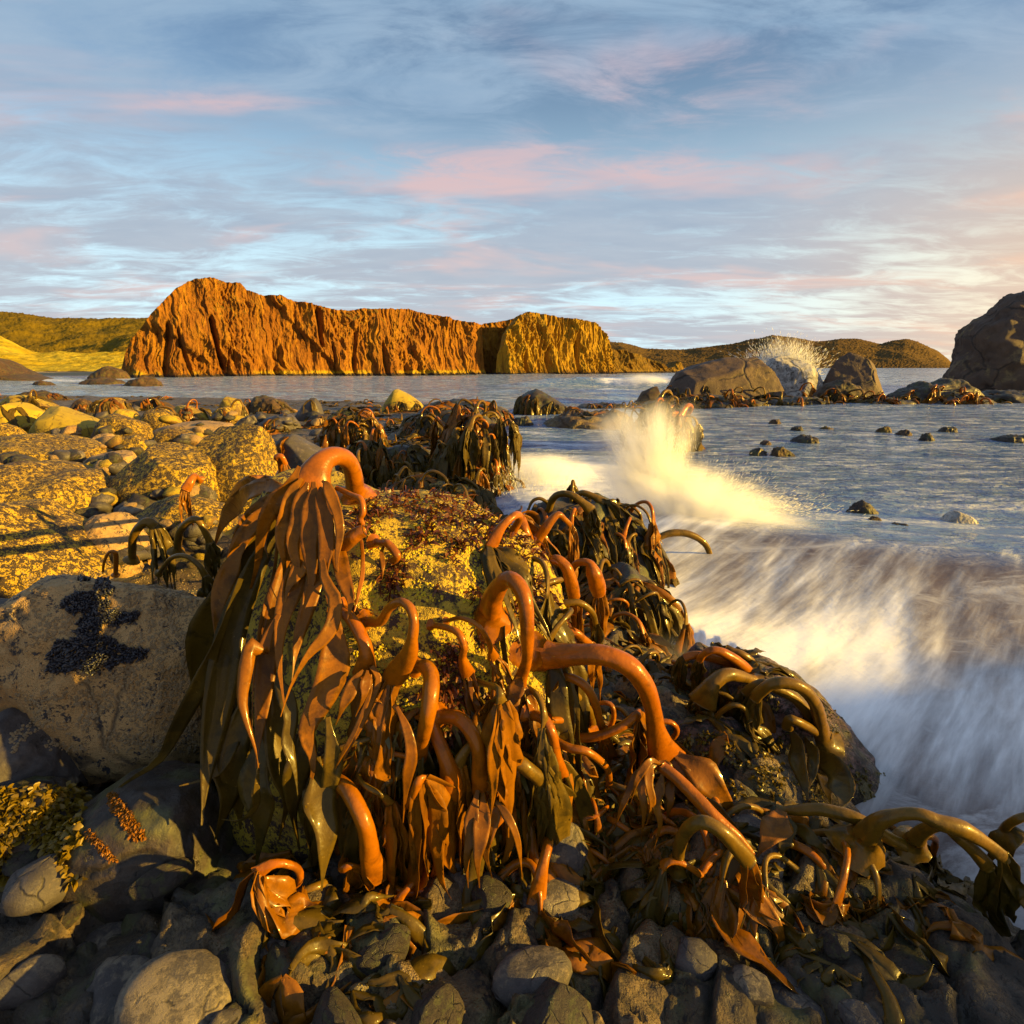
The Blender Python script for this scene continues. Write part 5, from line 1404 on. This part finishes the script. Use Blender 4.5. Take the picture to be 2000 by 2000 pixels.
rq = random.Random(8)
FOOT = [(760, 1430), (700, 1500), (790, 1560), (840, 1480), (850, 1610), (960, 1420), (930, 1330), (985, 1380), (1020, 1340), (990, 1560), (1030, 1600), (1090, 1580), (1130, 1490), (1150, 1560), (1180, 1440), (1110, 1440),
        (1210, 1500), (1190, 1600), (1060, 1660), (1130, 1650), (900, 1680), (760, 1680), (830, 1720), (690, 1640), (970, 1720), (1080, 1740), (1180, 1700), (1250, 1560), (1200, 1390), (1230, 1420), (1290, 1700), (1380, 1720), (1480, 1720),
        (1560, 1700), (1640, 1680), (640, 1720), (560, 1740), (860, 1420), (1210, 1560), (1290, 1600), (1340, 1640), (1430, 1660), (1500, 1640), (1560, 1640), (1620, 1650), (1260, 1500), (1330, 1560), (1700, 1640), (1180, 1520), (1240, 1470), (1420, 1600), (1490, 1590), (1150, 1400), (1260, 1400), (1310, 1450), (800, 1500), (1010, 1460), (1050, 1530)]
for k, (px, py) in enumerate(FOOT):
    dd = Vector(ray(px, py)).normalized()
    loc, nr, _i, _d = NEAR.ray_cast(EYE, dd)
    if loc is None:
        continue
    word, mt = rq.choice((('orange', ('stipe', 'blade')), ('olive', OL), ('brown', ('stipe', 'blade_olive')), ('golden', ('stipe_olive', 'blade'))))
    sz = rq.uniform(.95, 1.4)
    small_kelp(loc, nr, short('small %s %skelp plant beside the ' % (word, 'stubby ' if sz < 1.1 else 'long-bladed ' if sz > 1.25 else ''), nearest(loc, HEROES)), 'small kelp plants tangled at the foot of the boulder', sz, rq.choice((9, 10, 12)), mt, rnd=rq)
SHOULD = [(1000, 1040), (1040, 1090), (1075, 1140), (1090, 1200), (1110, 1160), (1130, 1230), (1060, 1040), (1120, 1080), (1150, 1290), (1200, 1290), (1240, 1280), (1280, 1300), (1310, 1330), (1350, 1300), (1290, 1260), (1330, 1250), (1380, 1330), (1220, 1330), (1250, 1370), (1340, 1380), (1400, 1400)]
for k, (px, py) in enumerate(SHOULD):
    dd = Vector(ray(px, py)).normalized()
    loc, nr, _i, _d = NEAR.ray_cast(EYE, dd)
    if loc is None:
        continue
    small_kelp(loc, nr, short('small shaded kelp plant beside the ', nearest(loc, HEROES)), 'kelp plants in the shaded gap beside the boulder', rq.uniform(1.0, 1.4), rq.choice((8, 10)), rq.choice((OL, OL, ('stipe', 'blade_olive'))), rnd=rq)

# ------------------------------------------------------------------ beds of kelp farther off, each plant draped over the rock it grows on
def bed(n, pick, pre, group, smin, smax, seed, nzmin=0.2, nb=(7, 9, 11)):
    rnd = random.Random(seed)
    done = tries = 0
    while done < n and tries < n * 14:
        tries += 1
        loc, nr = pick(rnd)
        if loc is None or loc.z < -0.12 or loc.y < 3.9 or nr.z < nzmin:
            continue
        s = rnd.uniform(smin, smax)
        word, mt = rnd.choice((('orange ', ('stipe', 'blade')), ('olive ', OL), ('brown ', ('stipe', 'blade_olive')), ('dull olive ', OL), ('golden ', ('stipe_olive', 'blade'))))
        small_kelp(loc, (nr + Vector((0, 0, .6))).normalized(), short((word if 'dark' not in pre and 'rusty' not in pre else '') + pre, nearest(loc, PLACES)), group, s, rnd.choice(nb), mt, ALL, rnd)
        done += 1


for nm in ('broad brown broken rock with a sunlit golden corner', 'pale grey streaked rock with spray bursting behind it', 'squarish dark rock standing alone before the forested hills',
           'low golden-ribbed rock in front of the squarish dark one', 'small rock half green and half orange at the end of the reef', 'long low kelp-fringed ledge at the foot of the sea stack',
           'kelp-cloaked rock knob beside the bursting spray', 'dark kelp rock in the milky channel', 'dark rock heaped with limp wet kelp at the edge of the splash',
           'low black rock plastered with wet kelp between the big boulder and the surge'):
    PLACES.append(([o for o in COL.objects if o.get('label') == nm][0].location.copy(), nm))


def pick_px(poly):
    (x0, y0, x1, y1) = poly
    def f(rnd):
        px, py = rnd.uniform(x0, x1), rnd.uniform(y0, y1)
        d = Vector(ray(px, py)).normalized()
        loc, nr, _i, _d = ALL.ray_cast(EYE, d)
        if loc is None:
            return None, None
        return loc, nr
    return f


g = 'kelp plants massed on the rocks beside the surge channel'
bed(52, pick_px((690, 785, 1000, 880)), 'kelp plant near the ', g, 1.7, 2.6, 1)
bed(40, pick_px((680, 860, 995, 990)), 'kelp plant near the ', g, 1.3, 2.1, 2)
bed(13, pick_px((540, 785, 760, 850)), 'kelp plant among boulders by the ', 'kelp plants among the boulders near the pyramid rock', 1.5, 2.2, 3)
g = 'kelp plants fringing the reef below the dark rocks'
bed(54, pick_px((1290, 760, 1960, 822)), 'reef kelp plant by the ', g, 3.0, 4.6, 4, nb=(8, 10))
bed(13, pick_px((1245, 785, 1350, 885)), 'kelp plant hanging from the ', 'kelp plants on the rock knob beside the spray', 2.2, 3.2, 5, -.3)
bed(11, pick_px((985, 765, 1250, 805)), 'kelp plant at the channel mouth near the ', 'kelp plants around the dark rock at the channel mouth', 2.0, 2.8, 6)
bed(13, pick_px((0, 765, 600, 800)), 'rusty kelp plant near the ', 'kelp plants along the far waterline', 2.0, 3.0, 7, nb=(6, 7))
bed(12, pick_px((1010, 975, 1300, 1050)), 'dark kelp plant at the foam edge near the ', 'dark kelp plants at the edge of the foam', 1.2, 1.8, 8)
bed(12, pick_px((1110, 1100, 1330, 1230)), 'limp dark kelp plant on the ', 'limp kelp plants between the boulder and the surge', 1.1, 1.6, 9)


# ------------------------------------------------------------------ the collapsed mat of blades between the plants
def kelp_mass(label, zones, seed, mat, bvh):
    rnd = random.Random(seed)
    V, Fc, n = [], [], 0
    for (n_sp, rect, s0, s1, ymin) in zones:
        pick = pick_px(rect) if bvh is ALL else None
        done = tries = 0
        while done < n_sp and tries < n_sp * 8:
            tries += 1
            if pick:
                loc, nr = pick(rnd)
            else:
                loc, nr, _i, _d = bvh.ray_cast(EYE, Vector(ray(rnd.uniform(rect[0], rect[2]), rnd.uniform(rect[1], rect[3]))).normalized())
            if loc is None or loc.z < -0.1 or loc.y < ymin:
                continue
            done += 1
            s = rnd.uniform(s0, s1)
            for _ in range(rnd.randint(2, 4)):
                d = Vector((rnd.uniform(-1, 1), rnd.uniform(-1, .4), rnd.uniform(-.3, .5)))
                path = smooth_path(drape(loc + nr * .01, d, s * rnd.uniform(.25, .7), 9, off=.006 + rnd.uniform(0, .03) * s, grav=.35, wob=.35, bvh=bvh, rnd=rnd), 1)
                pts = catmull(path, 11)
                ref = np.array(nr) + np.array([0, -.3, .01])
                v, f = ribbon(pts, lens(11, s * rnd.uniform(.012, .04), .3, .4), .003, nrmz(ref), rnd.uniform(-.9, .9), rnd.uniform(-.9, .9), .4, 2.5, rnd.uniform(-.3, .6), 4, rnd.uniform(0, 6))
                V.append(v)
                Fc.append(f + n)
                n += len(v)
    o = link('kelp_mat', mesh_np('kelp_mat', np.concatenate(V), np.concatenate(Fc), M[mat]))
    return tag(o, label, 'kelp', kind='stuff')


MID = [(170, (640, 785, 1000, 990), 1.6, 2.6, 4), (40, (520, 780, 720, 860), 1.5, 2.2, 4), (70, (1280, 765, 1960, 822), 3.0, 4.5, 4), (30, (985, 770, 1250, 806), 2.2, 3.2, 4), (40, (1010, 970, 1330, 1240), 1.1, 1.8, 4), (24, (0, 768, 520, 800), 2.0, 3.0, 4), (24, (1245, 785, 1350, 885), 2.0, 2.8, 4)]
kelp_mass('olive mat of fallen kelp blades spread over the low rocks', MID, 31, 'blade_olive', ALL)
kelp_mass('orange brown kelp blades strewn through the olive mat', [(int(a * .45), b, c, d, e) for a, b, c, d, e in MID], 32, 'blade', ALL)
FRONT = [(70, (700, 1380, 1330, 1690), .8, 1.3, 0), (40, (1130, 1220, 1500, 1480), .8, 1.3, 0), (50, (1250, 1560, 1800, 1760), .8, 1.2, 0), (50, (500, 1640, 1300, 1960), .8, 1.2, 0), (16, (1400, 1640, 1900, 1900), .8, 1.2, 0)]
kelp_mass('dark olive mat of kelp blades along the foot of the big boulder', FRONT, 33, 'blade_olive', NEAR)
kelp_mass('brown kelp blades mixed into the mat at the foot of the big boulder', [(int(a * .5), b, c, d, e) for a, b, c, d, e in FRONT], 34, 'blade', NEAR)


# ------------------------------------------------------------------ small stones wedged between the boulders
def stone_mesh(seed):
    rs = np.random.RandomState(seed)
    nu, nv = 18, 11
    U, V = np.meshgrid(np.linspace(0, 2 * math.pi, nu, endpoint=False), np.linspace(-math.pi / 2, math.pi / 2, nv), indexing='ij')
    q = np.stack([np.cos(U) * np.cos(V), np.sin(U) * np.cos(V), np.sin(V)], -1).reshape(-1, 3)
    q = facet(q, 8, 0.6, 0.95, rs)
    q *= (1 + 0.09 * fbm(q * 2.2 + seed, 2))[:, None] * np.array([1, .75, .6])
    return mesh_np('stone', q, grid_faces(nu, nv, wrap_u=True), M[['plain', 'grey', 'dark', 'grey', 'slab', 'dark'][seed % 6]])


STONES = [stone_mesh(k) for k in range(12)]
rnd = random.Random(77)
cnt = 0
tries = 0
while cnt < 120 and tries < 4000:
    tries += 1
    py = rnd.uniform(800, 1090)
    px = rnd.uniform(-40, 640 if py < 900 else 420)
    d = Vector(ray(px, py)).normalized()
    loc, nr, idx, _d = ALL.ray_cast(EYE, d)
    if loc is None or loc.z < -0.1 or loc.y > 40 or loc.z > 0.62:
        continue
    s = rnd.uniform(.08, .24) * (0.6 + min(loc.y, 20) / 20)
    o = link('stone', rnd.choice(STONES), loc)
    o.scale = (s, s * rnd.uniform(.8, 1.2), s * rnd.uniform(.7, 1.1))
    o.rotation_euler = (rnd.uniform(-.3, .3), rnd.uniform(-.3, .3), rnd.uniform(0, 6.3))
    tag(o, short('small stone lying beside the ', nearest(loc, PLACES)), 'stone', 'small stones between the boulders')
    cnt += 1


for k in range(34):
    px, py = rnd.uniform(-20, 2020), rnd.uniform(1640, 2040)
    loc, nr, idx, _d = NEAR.ray_cast(EYE, Vector(ray(px, py)).normalized())
    if loc is None or loc.z > .55:
        continue
    s = rnd.uniform(.05, .16)
    o = link('stone', STONES[rnd.choice((1, 2, 3, 5, 7, 8, 9, 11))], loc)
    o.scale = (s, s * rnd.uniform(.8, 1.2), s * rnd.uniform(.6, 1.0))
    o.rotation_euler = (rnd.uniform(-.3, .3), rnd.uniform(-.3, .3), rnd.uniform(0, 6.3))
    tag(o, short('%s wet stone lying near the ' % ('tiny' if s < .08 else 'fist-sized' if s < .12 else 'broad'), nearest(loc, HEROES)), 'stone', 'wet stones at the foot of the shore')


# ------------------------------------------------------------------ weed, barnacles and mussels on the front rocks
def strips(name, spots, parent, mat, L, W, seed, label=None, per=1, droop=0.5):
    """tufts of narrow weed: spots = list of (point, normal)"""
    rs = np.random.RandomState(seed)
    V, Fc = [], []
    n = 0
    for p, nr in spots:
        for _ in range(per):
            l = L * rs.uniform(.5, 1.3)
            w = W * rs.uniform(.5, 1.2)
            d = np.array(nr) * rs.uniform(.3, 1.0) + rs.normal(size=3) * .6
            d = nrmz(d)
            s = nrmz(np.cross(d, rs.normal(size=3)))
            a = np.array(p)
            b = a + d * l * .5 + np.array([0, 0, -.1 * droop]) * l
            c = b + d * l * .3 + np.array([0, 0, -.5 * droop]) * l
            k = nrmz(np.cross(s, d)) * w * .5
            V += [a - s * w * .4, a + s * w * .4, b + s * w + k, b - s * w + k, c + s * w * .5, c - s * w * .5]
            Fc += [[n, n + 1, n + 2, n + 3], [n + 3, n + 2, n + 4, n + 5]]
            n += 6
    if not V:
        return None
    me = mesh_np(name, np.array(V) - np.array(parent.location), np.array(Fc), M[mat])
    o = link(name, me, parent=parent)
    tag(o, label, kind='stuff')
    return o


def spots_px(n, x0, y0, x1, y1, seed, cond=None, only=None):
    rnd = random.Random(seed)
    out = []
    tries = 0
    while len(out) < n and tries < n * 6:
        tries += 1
        px, py = rnd.uniform(x0, x1), rnd.uniform(y0, y1)
        if cond and not cond(px, py, rnd):
            continue
        loc, nr, idx, _d = NEAR.ray_cast(EYE, Vector(ray(px, py)).normalized())
        if loc is None or (only and not only(loc)):
            continue
        out.append((tuple(loc), tuple(nr)))
    return out


def nmask(scale, th, seed):
    def f(px, py, rnd):
        return fbm(np.array([[px * scale, py * scale, seed]]), 3)[0] > th
    return f


on_main = lambda l: -1.5 < l.x < 0.45 and 1.6 < l.y < 3.6 and l.z > 0.45
strips('red_weed', spots_px(1100, 690, 960, 1130, 1260, 1, lambda a, b, r: (fbm(np.array([[a * .012, b * .012, 3.0]]), 3)[0] + 0.35 * math.exp(-((b - (985 + max(0, a - 850) * .5)) / 40) ** 2)) > 0.10, on_main), main_rock, 'redweed', .06, .006, 2, per=2)
strips('red_weed', spots_px(700, 760, 1260, 1150, 1640, 3, nmask(.012, .12, 8), on_main), main_rock, 'redweed', .05, .006, 4, per=2)
strips('olive_weed', spots_px(500, 700, 1400, 1260, 1680, 5, nmask(.01, 0.0, 2)), main_rock, 'olvweed', .10, .010, 5, per=2)
strips('yellow_weed', spots_px(420, 1330, 1430, 1530, 1590, 7, nmask(.02, .0, 4)), lump_rock, 'yelweed', .035, .008, 6, per=2)
strips('yellow_weed', spots_px(500, 1480, 1360, 1820, 1600, 8, nmask(.016, .05, 9)), ridge_rock, 'olvweed', .03, .007, 7, per=2)
low = [o for o in COL.objects if o.get('label', '').startswith('low rock overgrown')][0]
strips('yellow_weed', spots_px(700, -20, 1540, 165, 1720, 9, nmask(.012, -.1, 5)), low, 'yelweed', .05, .012, 8, per=2)
dk = [o for o in COL.objects if o.get('label', '').startswith('flat dark grey rock with an orange')][0]
strips('orange_weed', spots_px(420, 212, 1550, 282, 1640, 10, lambda a, b, r: abs((a - 212) - (b - 1550) * .72) < 16), dk, 'coral', .018, .005, 9, per=2)
strips('orange_weed', spots_px(160, 170, 1620, 240, 1680, 11, lambda a, b, r: abs((a - 170) - (b - 1622) * .9) < 8), dk, 'coral', .016, .004, 10, per=2)


def bits(name, spots, parent, mat, shape, smin, smax, seed, stand):
    """many small hard shells pressed on a rock, one mesh"""
    rs = np.random.RandomState(seed)
    sv, sf = shape
    V, Fc, n = [], [], 0
    for p, nr in spots:
        nr = np.array(nr)
        s = rs.uniform(smin, smax)
        d = nrmz(nr * stand + rs.normal(size=3) * .35)
        a = nrmz(np.cross(d, rs.normal(size=3)))
        b = np.cross(d, a)
        V.append(np.array(p) + s * (sv[:, :1] * a + sv[:, 1:2] * b + sv[:, 2:3] * d))
        Fc.append(sf + n)
        n += len(sv)
    if not V:
        return None
    o = link(name, mesh_np(name, np.concatenate(V) - np.array(parent.location), np.concatenate(Fc), M[mat]), parent=parent)
    return tag(o, kind='stuff')


def spindle(rings, n):
    v = []
    for (z, r, fl) in rings:
        for k in range(n):
            a = 2 * math.pi * k / n
            v.append((r * math.cos(a), r * fl * math.sin(a), z))
    return np.array(v), grid_faces(len(rings), n, wrap_v=True)


MUS = spindle([(-.3, .25, .6), (.2, .5, .6), (.9, .48, .6), (1.5, .25, .6), (1.62, .02, .6)], 6)
BAR = spindle([(-.2, 1.0, 1), (.35, .8, 1), (.7, .5, 1), (.45, .32, 1), (.3, .02, 1)], 7)
def mus_zone(px, py, rnd):
    # two lobes of the mussel bed and the neck between them
    x, y = px * 3.332, (py - 1100) * 3.332
    def e(cx, cy, a, b, r=0):
        return ((x - cx) / a) ** 2 + ((y - cy) / b) ** 2
    w = 0.5 * fbm(np.array([[x * .012, y * .012, 1.0]]), 3)[0]
    return min(e(560, 265, 150, 75), e(680, 165, 70, 60), e(580, 590, 260, 110), e(760, 350, 160, 40), e(580, 420, 80, 90), e(840, 600, 120, 45), e(400, 640, 100, 70), e(550, 110, 45, 14)) < 1 + w
bits('mussel_bed', spots_px(1700, 95, 1125, 300, 1325, 21, mus_zone), slab_rock, 'mussel', MUS, .009, .017, 3, .8)
bits('barnacle_crust', spots_px(3000, 20, 1112, 385, 1470, 22, lambda a, b, r: not mus_zone(a, b, r) and fbm(np.array([[a * .02, b * .02, 2.0]]), 3)[0] + (a - 150) / 900 > .02), slab_rock, 'barnacle', BAR, .003, .008, 4, 1.5)
bits('barnacle_crust', spots_px(1700, 690, 975, 1120, 1420, 23, nmask(.02, .04, 6), on_main), main_rock, 'crumb', BAR, .003, .007, 5, 1.5)


# ------------------------------------------------------------------ spray
def spray_drops(name, jets, seed, label, smin=.0012, smax=.0042):
    """water thrown up by the surge: droplets and short ligaments along ballistic jets.
    jets: (origin, direction, length, angle spread, origin spread, count)"""
    rs = np.random.RandomState(seed)
    pos, vel, sz = [], [], []
    for o, d, L, ang, osp, n in jets:
        d = nrmz(np.array(d, float))
        k = max(8, n // 90)
        rays_ = nrmz(d + rs.normal(size=(k, 3)) * ang)
        ri = rs.randint(0, k, n)
        dd = nrmz(rays_[ri] + rs.normal(size=(n, 3)) * ang * 0.035)
        lr = rs.uniform(.45, 1.0, k)[ri]
        s = rs.beta(1.15, 2.0, n) * lr
        p = np.array(o) + rs.normal(size=(n, 3)) * np.array(osp) + dd * (s * L)[:, None]
        p[:, 2] -= 0.18 * L * s ** 2
        vv = dd.copy()
        vv[:, 2] -= 0.36 * s
        pos.append(p)
        vel.append(nrmz(vv))
        sz.append(rs.uniform(smin, smax, n) * (1.15 - 0.6 * s))
    pos, vel, sz = np.concatenate(pos), np.concatenate(vel), np.concatenate(sz)
    ok = pos[:, 2] > -0.05
    pos, vel, sz = pos[ok], vel[ok], sz[ok]
    n = len(pos)
    a = nrmz(np.cross(vel, rs.normal(size=(n, 3))))
    b = np.cross(vel, a)
    st = rs.uniform(5, 24, n)
    v = np.stack([pos + vel * (sz * st)[:, None], pos + a * sz[:, None], pos - (a * .5 - b * .87) * sz[:, None], pos - (a * .5 + b * .87) * sz[:, None], pos - vel * (sz * st * .8)[:, None]], 1).reshape(-1, 3)
    base = np.array([[0, 1, 2], [0, 2, 3], [0, 3, 1], [4, 2, 1], [4, 3, 2], [4, 1, 3]])
    f = (base[None] + (np.arange(n) * 5)[:, None, None]).reshape(-1, 3)
    org = pos.mean(0)
    o = link(name, mesh_np(name, v - org, f, M['drop']), org)
    return tag(o, label, 'spray', kind='stuff')


b0 = np.array(P(1285, 985, 8.2))
spray_drops('sea_spray', [
    (b0, (-.18, 0, 1), 1.75, .17, (.16, .2, .06), 9000),
    (b0, (-.42, .1, 1), 1.6, .10, (.12, .15, .05), 5000),
    (b0 + np.array([.05, 0, 0]), (.0, 0, 1), 1.7, .08, (.12, .15, .05), 5000),
    (b0 + np.array([.6, .1, -.05]), (.5, .0, .75), 1.15, .22, (.35, .3, .05), 5000),
    (b0 + np.array([1.3, 0, -.1]), (.8, -.1, .4), .8, .2, (.4, .3, .05), 3500),
    (b0 + np.array([-.2, -.3, -.1]), (-.5, -.1, .6), .7, .3, (.3, .3, .05), 3000),
    (b0 + np.array([-.1, 0, .2]), (-.30, 0, 1), 1.6, .25, (.12, .1, .05), 3000),
], 1, 'tall fan of golden spray bursting where the surge hits the rocks', .0010, .0032)
b1 = np.array(P(1530, 742, 50))
spray_drops('sea_spray', [(b1, (-.12, 0, 1), 5.2, .50, (1.0, .3, .3), 11000)], 2, 'fan of white spray rising behind the pale streaked rock', .008, .026)
b2 = np.array(P(1030, 965, 10.2))
spray_drops('sea_spray', [(b2, (.15, 0, 1), 1.0, .35, (.6, .5, .05), 3500), (b2 + np.array([-.35, 0, 0]), (-.2, 0, 1), .9, .25, (.2, .2, .05), 2000)], 3, 'low spray over the white foam in the surge channel')


def mist_mat(name, dens, nscale, jets, power):
    m, t = new_mat(name)
    tc = t.n('ShaderNodeTexCoord')
    ln = t.n('ShaderNodeVectorMath', operation='LENGTH')
    t.set(ln, 0, tc.outputs['Object'])
    fall = t.math('POWER', t.ramp(ln.outputs['Value'], 1.0, 0.0), power)
    nz = t.ramp(t.noise(tc.outputs['Object'], nscale, 4, 0.6), 0.30, 0.70)
    if jets and jets > 8.5:
        # a fan: narrow at the foot, opening and thinning upward
        sp = t.n('ShaderNodeSeparateXYZ', {0: tc.outputs['Object']})
        h = t.math('MULTIPLY', t.math('ADD', sp.outputs[2], 1.0), 0.5)
        rad = t.math('SQRT', t.math('ADD', t.math('MULTIPLY', sp.outputs[0], sp.outputs[0]), t.math('MULTIPLY', sp.outputs[1], sp.outputs[1])))
        rr = t.math('DIVIDE', rad, t.math('ADD', 0.16, t.math('MULTIPLY', h, 0.85)))
        fall = t.math('MULTIPLY', t.ramp(rr, 1.0, 0.1), t.math('MULTIPLY', t.ramp(ln.outputs['Value'], 1.0, 0.75), t.ramp(h, 1.0, 0.05)))
    if jets:
        # finger-like jets fan out from the foot of the cloud
        dv = t.vmath('NORMALIZE', t.vmath('SUBTRACT', tc.outputs['Object'], (0.1, 0.0, -1.05)).outputs[0]).outputs[0]
        jet = t.ramp(t.noise(dv, jets, 3, 0.6), 0.42, 0.58)
        nz = t.math('MULTIPLY', nz, t.math('ADD', 0.07, t.math('MULTIPLY', jet, 1.4)))
    d = t.math('MULTIPLY', fall, t.math('MULTIPLY', nz, dens))
    pv = t.n('ShaderNodeVolumePrincipled', {'Color': (0.99, 0.99, 0.99), 'Density': d, 'Anisotropy': 0.0})
    t.set(t.n('ShaderNodeOutputMaterial'), 'Volume', pv)
    return m


def mist(label, c, s, rot, dens, nscale=1.6, jets=0, power=1.5):
    U, V = np.meshgrid(np.linspace(0, 2 * math.pi, 28, endpoint=False), np.linspace(-math.pi / 2, math.pi / 2, 16), indexing='ij')
    q = np.stack([np.cos(U) * np.cos(V), np.sin(U) * np.cos(V), np.sin(V)], -1).reshape(-1, 3)
    o = link('spray_mist', mesh_np('spray_mist', q, grid_faces(28, 16, wrap_u=True), mist_mat('mist', dens, nscale, jets, power)), c)
    o.scale = s
    o.rotation_euler = rot
    return tag(o, label, 'spray', kind='stuff')


mist('soft golden fan of spray in the heart of the burst', P(1262, 900, 8.2), (1.3, .85, 1.0), (0, R(-10), 0), 26.0, 1.3, 9.0)
mist('low cloud of spray spreading over the breaking surge', P(1345, 985, 7.6), (2.0, 1.0, .75), (0, R(16), R(-18)), 16.0, 1.5, 6.0)
mist('thin veil of spray trailing along the wave crest', P(1500, 1040, 6.9), (1.5, .8, .30), (0, R(8), R(-30)), 7.0)
mist('pale mist over the foam in the surge channel', P(1050, 925, 10.8), (1.5, 1.2, .5), (0, 0, 0), 8.0)
mist('white mist where the surge spreads over the shore rocks', P(1500, 1330, 3.7), (2.1, 1.1, .22), (0, 0, R(-31)), 3.2, 1.2)
mist('white mist at the breaking swell in the bay', P(1262, 745, 64), (4.2, 2.5, 1.1), (0, 0, 0), 3.0)
mist('bright core of the spray behind the pale streaked rock', P(1530, 710, 50), (3.4, 1.5, 3.0), (0, 0, 0), 2.2, 1.5, 9.0)
